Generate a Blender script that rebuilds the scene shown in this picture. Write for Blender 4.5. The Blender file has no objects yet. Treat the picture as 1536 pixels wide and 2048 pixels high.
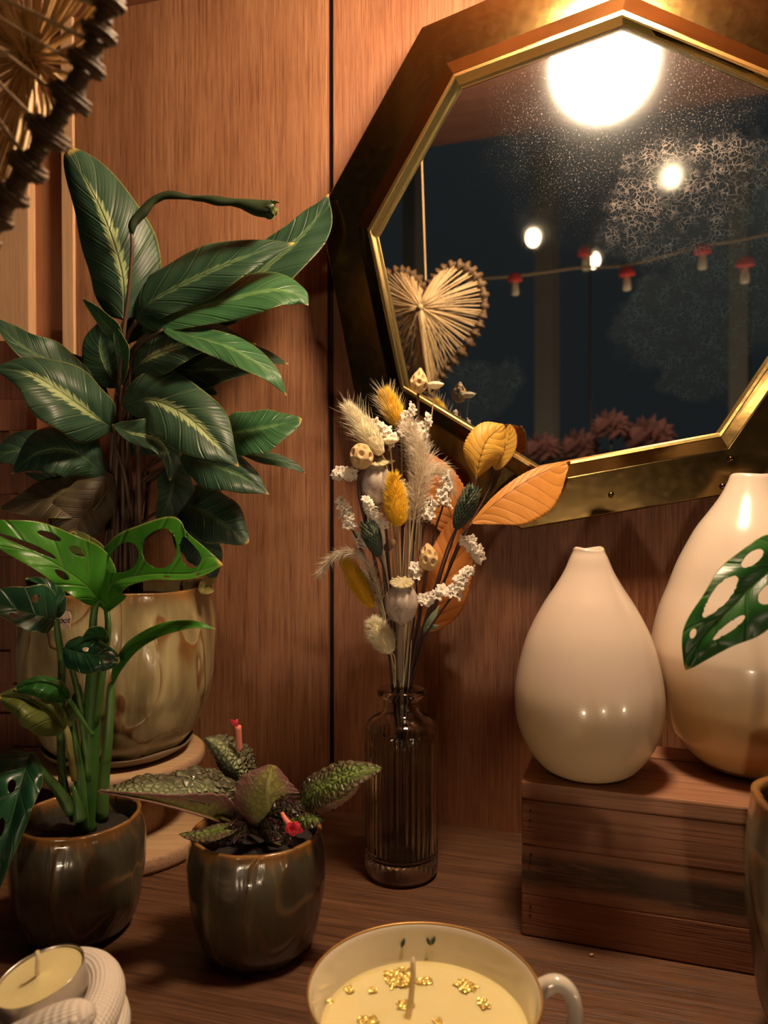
import bpy, bmesh, math, random
from mathutils import Vector, Matrix, Euler, noise
random.seed(7)
PI = math.pi
sc = bpy.context.scene
COL = sc.collection

# ------------------------------------------------------------------ camera
F, CX, CY = 1538.0, 768.0, 1024.0
HC = 0.27
PITCH = math.atan(24.0 / F)
CP, SP = math.cos(PITCH), math.sin(PITCH)
cam_d = bpy.data.cameras.new('camera')
cam = bpy.data.objects.new('camera', cam_d)
COL.objects.link(cam)
cam_d.sensor_fit = 'VERTICAL'
cam_d.sensor_height = 36.0
cam_d.lens = 36.0 * F / 2048.0
cam.location = (0, 0, HC)
cam.rotation_euler = (PI / 2 - PITCH, 0, 0)
cam_d.clip_start = 0.01
cam_d.dof.use_dof = True
cam_d.dof.focus_distance = 0.52
cam_d.dof.aperture_fstop = 9.0
sc.camera = cam


def U(x, y, Y):
    """point of the place seen at (x, y), at distance Y in front of the camera"""
    dx, dy = (x - CX) / F, (CY - y) / F
    d = Vector((dx, CP + SP * dy, -SP + CP * dy))
    return Vector((0, 0, HC)) + d * (Y / d.y)


def ppm(Y):
    return Y / F


# ------------------------------------------------------------------ object helpers
def link(name, me, mats=(), parent=None):
    o = bpy.data.objects.new(name, me)
    COL.objects.link(o)
    for m in mats:
        me.materials.append(m)
    if parent is not None:
        o.parent = parent
    return o


def obj(name, bm, mats=(), parent=None, smooth=True, local=False, loc=None):
    """bm in world coordinates (moved into the parent's frame), or already in the parent's frame when local"""
    me = bpy.data.meshes.new(name)
    bm.normal_update()
    bm.to_mesh(me)
    bm.free()
    if smooth:
        me.polygons.foreach_set('use_smooth', [True] * len(me.polygons))
    if not isinstance(mats, (list, tuple)):
        mats = [mats]
    off = Vector((0, 0, 0))
    if not local:
        if parent is not None:
            off = parent.location.copy()
            if parent.parent is not None: off += parent.parent.location
        elif loc is not None:
            off = Vector(loc)
        me.transform(Matrix.Translation(-off))
    o = link(name, me, mats, parent)
    if parent is None and loc is not None:
        o.location = loc
    return o


def tag(o, label=None, cat=None, group=None, kind=None):
    if label: o['label'] = label
    if cat: o['category'] = cat
    if group: o['group'] = group
    if kind: o['kind'] = kind
    return o


def thing(name, label, cat, loc=(0, 0, 0), rot=(0, 0, 0), group=None):
    o = bpy.data.objects.new(name, None)
    COL.objects.link(o)
    o.empty_display_size = 0.01
    o.location = loc
    o.rotation_euler = rot
    return tag(o, label, cat, group, 'thing')


def add_box(bm, lo, hi, mat_index=0):
    vs = [bm.verts.new((x, y, z)) for z in (lo[2], hi[2]) for y in (lo[1], hi[1]) for x in (lo[0], hi[0])]
    fs = []
    for f in ((0, 2, 3, 1), (4, 5, 7, 6), (0, 1, 5, 4), (2, 6, 7, 3), (0, 4, 6, 2), (1, 3, 7, 5)):
        fc = bm.faces.new([vs[i] for i in f]); fc.material_index = mat_index; fs.append(fc)
    return vs


def box(lo, hi, bev=0.0, seg=2):
    bm = bmesh.new()
    add_box(bm, lo, hi)
    if bev:
        bmesh.ops.bevel(bm, geom=bm.edges[:], offset=bev, segments=seg, affect='EDGES', profile=0.6)
    return bm


def spline(pts, n):
    """Catmull-Rom through tuples, n samples"""
    P = [tuple(p) for p in pts]
    if len(P) == 1: return [P[0]] * n
    k = len(P[0])
    E0 = tuple(2 * P[0][i] - P[1][i] for i in range(k))
    E1 = tuple(2 * P[-1][i] - P[-2][i] for i in range(k))
    Q = [E0] + P + [E1]
    out = []
    for s in range(n):
        t = s / (n - 1) * (len(P) - 1)
        j = min(int(t), len(P) - 2); t -= j
        a, b, c, d = Q[j], Q[j + 1], Q[j + 2], Q[j + 3]
        out.append(tuple(0.5 * (2 * b[i] + (c[i] - a[i]) * t + (2 * a[i] - 5 * b[i] + 4 * c[i] - d[i]) * t * t
                                + (3 * b[i] - a[i] - 3 * c[i] + d[i]) * t ** 3) for i in range(k)))
    return out


def tube(bm, pts, radii, ns=8, cap=True, squash=1.0):
    pts = [Vector(p) for p in pts]
    n = len(pts)
    if not isinstance(radii, (list, tuple)): radii = [radii] * n
    rings = []
    up = None
    for i, p in enumerate(pts):
        t = (pts[min(i + 1, n - 1)] - pts[max(i - 1, 0)])
        t = t.normalized() if t.length > 1e-9 else Vector((0, 0, 1))
        if up is None:
            up = t.orthogonal().normalized()
        up = (up - t * up.dot(t))
        up = up.normalized() if up.length > 1e-6 else t.orthogonal().normalized()
        w = t.cross(up)
        rings.append([bm.verts.new(p + (up * math.cos(a) + w * math.sin(a) * squash) * radii[i])
                      for a in (2 * PI * k / ns for k in range(ns))])
    for i in range(n - 1):
        for k in range(ns):
            bm.faces.new((rings[i][k], rings[i][(k + 1) % ns], rings[i + 1][(k + 1) % ns], rings[i + 1][k]))
    if cap:
        bm.faces.new(rings[0][::-1]); bm.faces.new(rings[-1])
    return rings


def ptube(bm, pix, radii, n=16, ns=7):
    """tube through points given as (x, y, distance)"""
    s = spline(pix, n)
    if isinstance(radii, (list, tuple)) and len(radii) == 2:
        radii = [radii[0] + (radii[1] - radii[0]) * i / (n - 1) for i in range(n)]
    tube(bm, [U(*p) for p in s], radii, ns)


def lathe(bm, prof, ns=64, c=(0, 0, 0), rad=None, cap_bottom=True, cap_top=False, mats=None):
    """prof: list of (r, z); rad(theta, i, r, z) -> r"""
    c = Vector(c)
    rings = []
    for i, (r, z) in enumerate(prof):
        ring = []
        for k in range(ns):
            a = 2 * PI * k / ns
            q = rad(a, i, r, z) if rad else (r, z)
            if not isinstance(q, tuple): q = (q, z)
            ring.append(bm.verts.new(c + Vector((q[0] * math.cos(a), q[0] * math.sin(a), q[1]))))
        rings.append(ring)
    for i in range(len(prof) - 1):
        for k in range(ns):
            f = bm.faces.new((rings[i][k], rings[i][(k + 1) % ns], rings[i + 1][(k + 1) % ns], rings[i + 1][k]))
            if mats: f.material_index = mats[i]
    if cap_bottom: bm.faces.new(rings[0][::-1])
    if cap_top: bm.faces.new(rings[-1])
    return rings


# ------------------------------------------------------------------ material helpers
class G:
    def __init__(s, name):
        s.mat = bpy.data.materials.new(name)
        s.mat.use_nodes = True
        s.nt = s.mat.node_tree
        s.nt.nodes.clear()
        s.out = s.nt.nodes.new('ShaderNodeOutputMaterial')
        s.b = s.nt.nodes.new('ShaderNodeBsdfPrincipled')
        s.l(s.b.outputs[0], s.out.inputs[0])

    def l(s, a, b): s.nt.links.new(a, b)

    def put(s, sock, v):
        if isinstance(v, bpy.types.NodeSocket): s.l(v, sock)
        elif isinstance(v, (tuple, list)) and len(v) == 3 and sock.type == 'RGBA': sock.default_value = (*v, 1)
        else: sock.default_value = v

    def m(s, op, a, b=None, c=None, clamp=False):
        n = s.nt.nodes.new('ShaderNodeMath'); n.operation = op; n.use_clamp = clamp
        s.put(n.inputs[0], a)
        if b is not None: s.put(n.inputs[1], b)
        if c is not None: s.put(n.inputs[2], c)
        return n.outputs[0]

    def sst(s, x, lo, hi):
        n = s.nt.nodes.new('ShaderNodeMapRange'); n.interpolation_type = 'SMOOTHSTEP'
        s.put(n.inputs[0], x); s.put(n.inputs[1], lo); s.put(n.inputs[2], hi)
        return n.outputs[0]

    def coord(s, kind='Object', scale=(1, 1, 1), loc=(0, 0, 0), rot=(0, 0, 0)):
        n = s.nt.nodes.new('ShaderNodeTexCoord')
        mp = s.nt.nodes.new('ShaderNodeMapping')
        mp.inputs['Scale'].default_value = scale; mp.inputs['Location'].default_value = loc; mp.inputs['Rotation'].default_value = rot
        s.l(n.outputs[kind], mp.inputs[0])
        return mp.outputs[0]

    def uv(s):
        n = s.nt.nodes.new('ShaderNodeTexCoord'); x = s.nt.nodes.new('ShaderNodeSeparateXYZ')
        s.l(n.outputs['UV'], x.inputs[0])
        return x.outputs[0], x.outputs[1]

    def xyz(s, v):
        x = s.nt.nodes.new('ShaderNodeSeparateXYZ'); s.l(v, x.inputs[0]); return x.outputs

    def noise(s, v, scale=5, detail=4, rough=.55, dist=0):
        n = s.nt.nodes.new('ShaderNodeTexNoise')
        if v is not None: s.l(v, n.inputs['Vector'])
        n.inputs['Scale'].default_value = scale; n.inputs['Detail'].default_value = detail
        n.inputs['Roughness'].default_value = rough; n.inputs['Distortion'].default_value = dist
        return n.outputs[0]

    def voro(s, v, scale=5, feature='F1', rand=1.0):
        n = s.nt.nodes.new('ShaderNodeTexVoronoi'); n.feature = feature
        if v is not None: s.l(v, n.inputs['Vector'])
        n.inputs['Scale'].default_value = scale; n.inputs['Randomness'].default_value = rand
        return n.outputs[0]

    def ramp(s, fac, stops):
        n = s.nt.nodes.new('ShaderNodeValToRGB')
        e = n.color_ramp.elements
        while len(e) < len(stops): e.new(0.5)
        for i, (p, c) in enumerate(stops):
            e[i].position = p; e[i].color = (*c, 1)
        s.put(n.inputs[0], fac)
        return n.outputs[0]

    def mix(s, fac, a, b, mode='MIX'):
        n = s.nt.nodes.new('ShaderNodeMix'); n.data_type = 'RGBA'; n.blend_type = mode
        s.put(n.inputs[0], fac); s.put(n.inputs[6], a); s.put(n.inputs[7], b)
        return n.outputs[2]

    def bump(s, h, strength=.3, dist=.001, normal=None):
        n = s.nt.nodes.new('ShaderNodeBump')
        n.inputs['Strength'].default_value = strength; n.inputs['Distance'].default_value = dist
        s.l(h, n.inputs['Height'])
        if normal is not None: s.l(normal, n.inputs['Normal'])
        return n.outputs[0]

    def set(s, **k):
        names = dict(color='Base Color', rough='Roughness', metal='Metallic', normal='Normal', trans='Transmission Weight', ior='IOR',
                     emis='Emission Color', estr='Emission Strength', coat='Coat Weight', crough='Coat Roughness', sss='Subsurface Weight',
                     sssr='Subsurface Radius', ssss='Subsurface Scale', sheen='Sheen Weight', spec='Specular IOR Level', alpha='Alpha')
        for a, v in k.items(): s.put(s.b.inputs[names[a]], v)
        return s

    def translucent(s, color, fac=.3):
        t = s.nt.nodes.new('ShaderNodeBsdfTranslucent'); s.put(t.inputs[0], color)
        mx = s.nt.nodes.new('ShaderNodeMixShader'); mx.inputs[0].default_value = fac
        s.l(s.b.outputs[0], mx.inputs[1]); s.l(t.outputs[0], mx.inputs[2]); s.l(mx.outputs[0], s.out.inputs[0])
        return s


def plain(name, color, rough=.5, metal=0, bump=0, bscale=200, **k):
    g = G(name); g.set(color=color, rough=rough, metal=metal, **k)
    if bump:
        g.set(normal=g.bump(g.noise(g.coord('Object'), bscale, 3), bump, .001))
    return g.mat


def wood(name, dark, mid, light, axis='z', rough=.45, fine=1.0, bump=.25, coat=0.0, seed=0, figure=1.0):
    """straight grained wood, the grain runs along axis"""
    g = G(name)
    a = dict(x=(.10, 1, 1), y=(1, .10, 1), z=(1, 1, .10))[axis]
    b = dict(x=(.022, 1, 1), y=(1, .022, 1), z=(1, 1, .022))[axis]
    co = g.coord('Object', a, (seed * 1.7, seed * .9, seed * 2.3))
    cf = g.coord('Object', b, (seed * .7, seed * 1.9, seed * 1.3))
    n1 = g.noise(co, 16 * fine, 5, .6, .8)
    n2 = g.noise(cf, 420 * fine, 4, .75)
    n3 = g.noise(cf, 1300 * fine, 2, .6)
    f = g.m('ADD', g.m('MULTIPLY', n1, .55 * figure), g.m('MULTIPLY', n2, .75))
    f = g.m('ADD', f, g.m('MULTIPLY', n3, .25))
    f = g.m('SUBTRACT', f, .275 + .275 * (figure - 1) - .05)
    col = g.ramp(f, [(.28, dark), (.5, mid), (.74, light)])
    pore = g.sst(n3, .36, .5)
    col = g.mix(g.m('MULTIPLY', g.m('SUBTRACT', 1, pore), .5), col, dark)
    g.set(color=col, rough=g.m('ADD', rough, g.m('MULTIPLY', n2, .15)), coat=coat, crough=.25,
          normal=g.bump(g.m('ADD', n2, g.m('MULTIPLY', pore, .5)), bump, .0006))
    return g.mat


# ------------------------------------------------------------------ materials
M = {}
M['panel'] = wood('panel_wood', (.105, .036, .016), (.255, .110, .051), (.39, .190, .095), 'z', .42, .8, .35, figure=1.1)
M['panel2'] = wood('panel_wood_fine', (.095, .030, .014), (.225, .088, .041), (.345, .155, .077), 'z', .42, 1.0, .45, seed=3, figure=.9)
M['strip'] = wood('pale_lit_wood', (.50, .29, .15), (.66, .40, .22), (.76, .49, .28), 'z', .5, .8, .15, seed=5, figure=.5)  # pale wood; brightness of the lit wall strips is put into its colour
M['shadow_bar'] = wood('shadow_bar_wood', (.26, .105, .048), (.35, .145, .066), (.42, .19, .09), 'z', .5, .8, .12, seed=6, figure=.5)  # vertical shadow on the left wall, put into a darker wood colour
M['shelfwood'] = wood('shelf_wood', (.030, .013, .007), (.105, .047, .022), (.195, .092, .043), 'x', .38, .7, .5, seed=2)
M['cratewood'] = wood('crate_wood', (.20, .085, .042), (.32, .15, .080), (.42, .21, .115), 'x', .55, .45, .4, seed=8, figure=.7)
M['cratedark'] = wood('crate_wood_dark', (.16, .062, .030), (.25, .105, .052), (.33, .15, .075), 'x', .55, .45, .4, seed=11, figure=.7)
M['blockwood'] = wood('block_wood', (.09, .03, .014), (.17, .06, .028), (.26, .10, .045), 'z', .6, .6, .4, seed=12)
M['standwood'] = wood('stand_wood', (.42, .26, .13), (.56, .37, .20), (.66, .46, .27), 'x', .5, .5, .3, seed=14, figure=.6)
M['standside'] = wood('stand_wood_edge', (.30, .18, .10), (.40, .25, .15), (.48, .31, .19), 'x', .6, .5, .3, seed=15, figure=.5)
M['ceilwood'] = wood('ceiling_wood', (.10, .034, .018), (.20, .075, .040), (.29, .125, .07), 'x', .5, .7, .3, seed=17, figure=.8)
M['gapdark'] = plain('groove_shadow_gap', (.025, .010, .006), .8)
M['nail'] = plain('nail_hole', (.012, .007, .005), .7)

# crate middle plank: weathered grey blotches
g = G('weathered_plank')
co = g.coord('Object', (.16, 1, 1)); n1 = g.noise(co, 60, 6, .7, .6); n2 = g.noise(g.coord('Object', (.05, 1, 1)), 500, 4, .7)
z = g.xyz(g.coord('Object'))[2]
base = g.ramp(n2, [(.3, (.24, .11, .058)), (.7, (.38, .195, .105))])
n0 = g.noise(g.coord('Object', (.35, 1, 1), (3, 1, 2)), 38, 3, .6)
band = g.m('MULTIPLY', g.sst(g.m('ADD', z, g.m('MULTIPLY', g.m('SUBTRACT', n0, .5), .022)), .029, .036), g.m('SUBTRACT', 1, g.sst(g.m('ADD', z, g.m('MULTIPLY', g.m('SUBTRACT', n0, .5), .012)), .047, .053)))
stain = g.m('MULTIPLY', band, g.sst(g.m('ADD', g.m('MULTIPLY', n1, .7), g.m('MULTIPLY', n2, .3)), .40, .52))
g.set(color=g.mix(g.m('MULTIPLY', stain, .85), base, (.040, .034, .024)), rough=.7, normal=g.bump(n1, .4, .001))
M['weathered'] = g.mat

# brass: aged, blotchy
g = G('aged_brass')
co = g.coord('Object'); n1 = g.noise(co, 9, 3, .5, .4); n2 = g.noise(co, 140, 4, .7); n3 = g.noise(co, 34, 3, .6)
col = g.ramp(n1, [(.25, (.13, .088, .033)), (.5, (.21, .135, .048)), (.78, (.30, .19, .065))])
col = g.mix(g.m('MULTIPLY', g.sst(n3, .62, .78), .35), col, (.16, .10, .04))
g.set(color=col, metal=1, rough=g.m('ADD', .10, g.m('MULTIPLY', n2, .14)), normal=g.bump(n3, .05, .004))
M['brass'] = g.mat
M['brasslip'] = plain('bright_brass_lip', (.80, .56, .20), .26, 1, .15, 150)
M['socketbrass'] = plain('socket_brass', (.6, .4, .16), .3, 1)

# mirror: silvered glass with haze, foxing and crackled patches
g = G('antique_mirror_glass')
co = g.coord('Object'); X = g.xyz(co)
fine = g.noise(co, 800, 5, .8, .3)
big = g.noise(co, 26, 4, .6)
wv = g.nt.nodes.new('ShaderNodeVectorMath'); wv.operation = 'MULTIPLY_ADD'
nz = g.nt.nodes.new('ShaderNodeTexNoise'); nz.inputs['Scale'].default_value = 120; g.l(co, nz.inputs['Vector'])
g.l(nz.outputs['Color'], wv.inputs[0]); wv.inputs[1].default_value = (.012, .012, .012); g.l(co, wv.inputs[2])
edge = g.voro(wv.outputs[0], 270, 'DISTANCE_TO_EDGE')
net = g.m('MULTIPLY', g.m('SUBTRACT', 1, g.sst(edge, .01, .13)), g.sst(g.noise(co, 90, 3), .30, .62))


def blob(cx, cz, r, soft=.4):
    d = g.m('SQRT', g.m('ADD', g.m('POWER', g.m('SUBTRACT', X[0], cx), 2), g.m('POWER', g.m('SUBTRACT', X[2], cz), 2)))
    d = g.m('ADD', d, g.m('MULTIPLY', g.m('SUBTRACT', big, .5), .07))
    return g.m('SUBTRACT', 1, g.sst(d, r * (1 - soft), r))


MIRROR_BLOBS = []   # filled below, once the mirror's frame is known
M_mirror_g = (g, blob, net, fine, big, X)

M['heartcord'] = plain('raffia_cord', (.60, .42, .21), .6, 0, .3, 400)
M['heartdark'] = plain('wrapped_rim_cord', (.13, .075, .033), .55, 0, .3, 500)
M['darkmetal'] = plain('dark_metal', (.03, .025, .02), .4, .8)
M['cordfabric'] = plain('lamp_cord', (.05, .03, .02), .8)

g = G('glowing_bulb'); g.set(color=(.9, .8, .6), emis=(1.0, .73, .47), estr=60.0); M['bulb'] = g.mat
g = G('small_glowing_bulb'); g.set(color=(.9, .8, .6), emis=(1.0, .72, .42), estr=9.0); M['fairy'] = g.mat


# leaves ------------------------------------------------------------
def leaf_mat(name, base, alt, feather, vein, ribs=8, fw=.30, rough=.43, tr=.18, edge=(.30, .30, .08), under=None, curve=1.5, ribstr=.5, lighten=.25, finev=.18):
    g = G(name)
    u, v = g.uv()
    a = g.m('ABSOLUTE', g.m('SUBTRACT', g.m('MULTIPLY', u, 2), 1))
    co = g.coord('Object')
    n = g.noise(co, 60, 4, .6)
    ph = g.m('SUBTRACT', g.m('MULTIPLY', v, ribs), g.m('MULTIPLY', g.m('POWER', a, .8), curve))
    s = g.m('SINE', g.m('MULTIPLY', ph, 2 * PI))
    col = g.mix(g.m('ADD', .5, g.m('MULTIPLY', s, .45)), base, alt)
    col = g.mix(g.m('MULTIPLY', g.sst(n, .45, .75), lighten), col, tuple(min(1, c * 1.9 + .01) for c in base))
    # feathered centre
    if fw > 0:
        ph2 = g.m('FRACT', g.m('SUBTRACT', g.m('MULTIPLY', v, 19), g.m('MULTIPLY', a, 4.2)))
        wv_ = g.m('MULTIPLY', g.m('SINE', g.m('MULTIPLY', g.m('POWER', v, 1.1), PI)), fw)
        w2 = g.m('MULTIPLY', wv_, g.m('ADD', .35, g.m('MULTIPLY', g.noise(co, 140, 2), g.m('ADD', .5, ph2))))
        fe = g.m('MULTIPLY', g.sst(g.m('SUBTRACT', w2, a), -.02, .05), g.m('SUBTRACT', 1, g.sst(v, .72, .92)))
        fe = g.m('MULTIPLY', fe, g.sst(v, .12, .3))
        col = g.mix(g.m('MULTIPLY', fe, .85), col, feather)
    mid = g.m('SUBTRACT', 1, g.sst(a, .012, .035))
    col = g.mix(g.m('MULTIPLY', mid, .8), col, vein)
    col = g.mix(g.m('MULTIPLY', g.sst(a, .955, .99), .6), col, edge)
    col = g.mix(g.sst(v, .955, .99), col, (.55, .40, .10))
    def vein_line(k_, w_):
        q_ = g.m('ABSOLUTE', g.m('SINE', g.m('MULTIPLY', ph, k_ * PI)))
        return g.m('SUBTRACT', 1, g.sst(q_, 0, w_))
    vl = vein_line(1.0, .30)
    col = g.mix(g.m('MULTIPLY', vl, .22), col, vein)
    h = g.m('ADD', g.m('MULTIPLY', g.m('ADD', vl, g.m('MULTIPLY', vein_line(5.0, .8), finev)), -ribstr * 1.5), g.m('MULTIPLY', mid, -1.2))
    h = g.m('ADD', h, g.m('MULTIPLY', s, ribstr * .35))
    h = g.m('ADD', h, g.m('MULTIPLY', n, .5))
    g.set(color=col, rough=rough, normal=g.bump(h, .55, .0012), spec=.5)
    if tr: g.translucent(g.mix(.5, col, (.25, .45, .04)), tr)
    return g.mat


M['cal'] = leaf_mat('striped_leaf', (.022, .060, .032), (.040, .088, .050), (.42, .52, .24), (.17, .24, .11), 7, .20)
M['calnf'] = leaf_mat('dark_leaf', (.018, .055, .028), (.032, .080, .042), (.14, .24, .10), (.08, .14, .06), 8, .13)
M['calbright'] = leaf_mat('fresh_leaf', (.028, .100, .036), (.045, .14, .052), (.14, .28, .09), (.11, .24, .08), 8, .13, rough=.38)
M['calunder'] = leaf_mat('leaf_underside', (.055, .042, .020), (.085, .065, .032), (.1, .08, .03), (.16, .12, .06), 8, 0, rough=.5, tr=.1)
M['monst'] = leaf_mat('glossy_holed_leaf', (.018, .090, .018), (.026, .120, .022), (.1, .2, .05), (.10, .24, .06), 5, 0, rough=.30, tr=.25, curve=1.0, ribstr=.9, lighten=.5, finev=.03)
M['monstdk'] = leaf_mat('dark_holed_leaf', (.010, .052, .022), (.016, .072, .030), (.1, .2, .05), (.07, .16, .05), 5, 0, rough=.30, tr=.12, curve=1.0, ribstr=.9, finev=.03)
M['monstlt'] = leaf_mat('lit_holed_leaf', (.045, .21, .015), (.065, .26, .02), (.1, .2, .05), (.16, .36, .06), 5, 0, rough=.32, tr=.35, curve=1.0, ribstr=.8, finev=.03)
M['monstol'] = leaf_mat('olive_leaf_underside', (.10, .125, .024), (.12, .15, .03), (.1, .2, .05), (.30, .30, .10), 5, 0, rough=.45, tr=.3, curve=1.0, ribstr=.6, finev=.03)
M['rolldark'] = plain('rolled_dark_leaf', (.022, .036, .014), .45, 0, .5, 160)
M['petiole'] = plain('leaf_stalk', (.085, .046, .026), .5, 0, .2, 300)
M['petiolegreen'] = plain('green_stalk', (.07, .16, .03), .4, 0, .2, 200)
M['stemgreen'] = plain('thick_green_stem', (.045, .125, .022), .35, 0, .25, 160)
M['stemyellow'] = plain('yellowed_stalk', (.30, .27, .08), .45, 0, .25, 200)
M['sheath'] = plain('green_sheath', (.06, .15, .03), .4, 0, .2, 200)


def quilt_mat(name, c0, c1, c2, vein, under=False):
    g = G(name)
    u, v = g.uv()
    a = g.m('ABSOLUTE', g.m('SUBTRACT', g.m('MULTIPLY', u, 2), 1))
    co = g.coord('Object')
    vo = g.voro(co, 270, 'F1'); ve = g.voro(co, 270, 'DISTANCE_TO_EDGE')
    n = g.noise(co, 45, 3)
    col = g.mix(g.sst(g.m('ADD', a, g.m('MULTIPLY', g.m('SUBTRACT', n, .5), .8)), .25, .8), c0, c1)
    col = g.mix(g.m('MULTIPLY', g.m('SUBTRACT', 1, g.sst(ve, .02, .16)), .75), col, c2)
    ph = g.m('ABSOLUTE', g.m('SINE', g.m('MULTIPLY', g.m('SUBTRACT', g.m('MULTIPLY', v, 5), g.m('MULTIPLY', a, 1.3)), PI)))
    ln = g.m('SUBTRACT', 1, g.sst(ph, .03, .16))
    mid = g.m('SUBTRACT', 1, g.sst(a, .03, .09))
    vn = g.m('MAXIMUM', mid, g.m('MULTIPLY', ln, .6))
    col = g.mix(g.m('MULTIPLY', vn, .75), col, vein)
    h = g.m('SUBTRACT', g.m('MULTIPLY', g.sst(ve, .0, .35), 1.0 if not under else -.4), g.m('MULTIPLY', vn, .6))
    g.set(color=col, rough=.24 if not under else .6, normal=g.bump(h, 1.0 if not under else .35, .0016))
    g.translucent(col, .12)
    return g.mat


M['epi'] = quilt_mat('quilted_leaf', (.42, .48, .26), (.17, .15, .09), (.06, .062, .030), (.42, .50, .22))
M['epig'] = quilt_mat('quilted_green_leaf', (.18, .27, .06), (.17, .12, .075), (.055, .055, .022), (.33, .44, .10))
M['epiunder'] = quilt_mat('quilted_leaf_underside', (.26, .27, .055), (.24, .10, .10), (.18, .12, .07), (.36, .36, .10), True)
M['epidark'] = quilt_mat('quilted_dark_leaf', (.045, .03, .022), (.05, .02, .025), (.02, .015, .012), (.08, .08, .03))
M['redflower'] = plain('red_petal', (.62, .02, .05), .5, 0, .1, 400)
M['pinktube'] = plain('salmon_flower_tube', (.75, .22, .16), .5)
M['soil'] = plain('dark_soil', (.016, .011, .009), .95, 0, 1.0, 300)


# pots: reactive glaze
def glaze(name, lo, mid, hi, cream=.35, scale=1.0, ztop=.07, line=.5):
    g = G(name)
    z = g.xyz(g.coord('Object'))[2]
    n1 = g.noise(g.coord('Object', (1, 1, .55)), 30 * scale, 1.5, .5, .7)
    n2 = g.noise(g.coord('Object', (1, 1, .14), (.3, .1, 0)), 75 * scale, 3, .55, .4)
    n3 = g.noise(g.coord('Object'), 420, 2)
    col = g.ramp(g.m('ADD', g.m('MULTIPLY', n1, .55), g.m('MULTIPLY', n2, .45)), [(.32, lo), (.5, mid), (.68, hi)])
    dd = g.m('SUBTRACT', n1, .57)
    ln = g.m('MULTIPLY', g.sst(dd, -.012, .004), g.m('SUBTRACT', 1, g.sst(dd, .004, .055)))
    col = g.mix(g.m('MULTIPLY', ln, line), col, (.20, .095, .032))
    cr = g.m('MULTIPLY', g.sst(n2, .54, .74), cream)
    col = g.mix(cr, col, (.52, .42, .21))
    k = ztop / .07
    rim = g.sst(g.m('ADD', z, g.m('MULTIPLY', g.m('SUBTRACT', n2, .5), .018 * k)), ztop - .0065 * k, ztop + .0015)
    col = g.mix(g.m('MULTIPLY', rim, .85), col, (.30, .135, .032))
    h = g.m('ADD', g.m('MULTIPLY', g.sst(dd, -.02, .03), .8), g.m('MULTIPLY', n2, .7))
    g.set(color=col, rough=.2, normal=g.bump(g.m('ADD', h, g.m('MULTIPLY', n3, .05)), .5, .003), coat=.3, crough=.07)
    return g.mat


M['potsmall'] = glaze('olive_glaze', (.042, .035, .021), (.078, .066, .041), (.130, .113, .070), .26, 1.0, .0715)
M['potbig'] = glaze('cream_olive_glaze', (.15, .115, .055), (.30, .24, .115), (.50, .42, .22), .8, .85, .130, 1.0)
M['potright'] = glaze('grey_olive_glaze', (.070, .056, .034), (.125, .105, .066), (.20, .175, .115), .2, 1.0, .121)
M['saucer'] = plain('brown_saucer', (.21, .145, .09), .6, 0, .2, 120)
M['paper'] = plain('cream_paper', (.62, .48, .36), .8, 0, .15, 500)
M['ink'] = plain('black_ink', (.015, .01, .01), .6)


# vases
def vase_mat(name, top, bottom, z0, z1):
    g = G(name)
    co = g.coord('Object'); z = g.xyz(co)[2]
    n = g.noise(g.coord('Object', (1, 1, .25)), 26, 3, .5, .4)
    f = g.sst(g.m('ADD', z, g.m('MULTIPLY', g.m('SUBTRACT', n, .5), .05)), z0, z1)
    col = g.mix(f, bottom, top)
    sp = g.m('SUBTRACT', 1, g.sst(g.voro(co, 55), .018, .03))
    col = g.mix(g.m('MULTIPLY', sp, .35), col, (.20, .12, .05))
    g.set(color=col, rough=.22, coat=.35, crough=.03, normal=g.bump(n, .08, .004))
    return g.mat


M['vases'] = vase_mat('cream_glaze', (.66, .54, .435), (.62, .48, .29), .02, .075)
M['vasel'] = vase_mat('cream_amber_glaze', (.67, .565, .455), (.56, .365, .15), .02, .10)
M['vasein'] = plain('vase_inside', (.25, .18, .11), .6)

g = G('ribbed_glass')
g.set(color=(.80, .79, .74), rough=.02, trans=1.0, ior=1.47, spec=.6)
M['glass'] = g.mat

# dried flowers
g = G('yellow_fur'); g.set(color=(.95, .64, .035), rough=.75); g.translucent((.95, .64, .035), .25); M['yellow'] = g.mat
M['yellowcore'] = plain('yellow_core', (.78, .45, .02), .8)
g = G('cream_fur'); g.set(color=(.95, .89, .66), rough=.75); g.translucent((.95, .89, .66), .25); M['cream'] = g.mat
M['creamcore'] = plain('cream_core', (.86, .76, .46), .8)
M['straw'] = plain('straw_stalk', (.52, .38, .20), .6)
M['strawpale'] = plain('pale_straw', (.82, .69, .47), .6)
g = G('cream_plume'); g.set(color=(.95, .86, .70), rough=.75); g.translucent((.95, .86, .70), .3); M['plume'] = g.mat
M['darkstem'] = plain('dark_dry_stem', (.060, .026, .020), .6)
M['greystem'] = plain('grey_dry_stem', (.30, .24, .18), .7, 0, .4, 300)
M['canary'] = plain('dark_green_scale', (.030, .050, .036), .7, 0, .2, 500)
M['canarytip'] = plain('grey_green_scale', (.17, .22, .14), .75)
g = G('papery_white_floret'); g.set(color=(.93, .87, .77), rough=.75); g.translucent((.93, .87, .77), .3); M['statice'] = g.mat
M['staticeheart'] = plain('floret_throat', (.30, .19, .10), .8)
M['pod'] = plain('tan_seed_pod', (.60, .41, .19), .65, 0, .25, 500)
g = G('poppy_pod')
co = g.coord('Object', (1, 1, .5)); n = g.noise(co, 160, 5, .7, .5)
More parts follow.
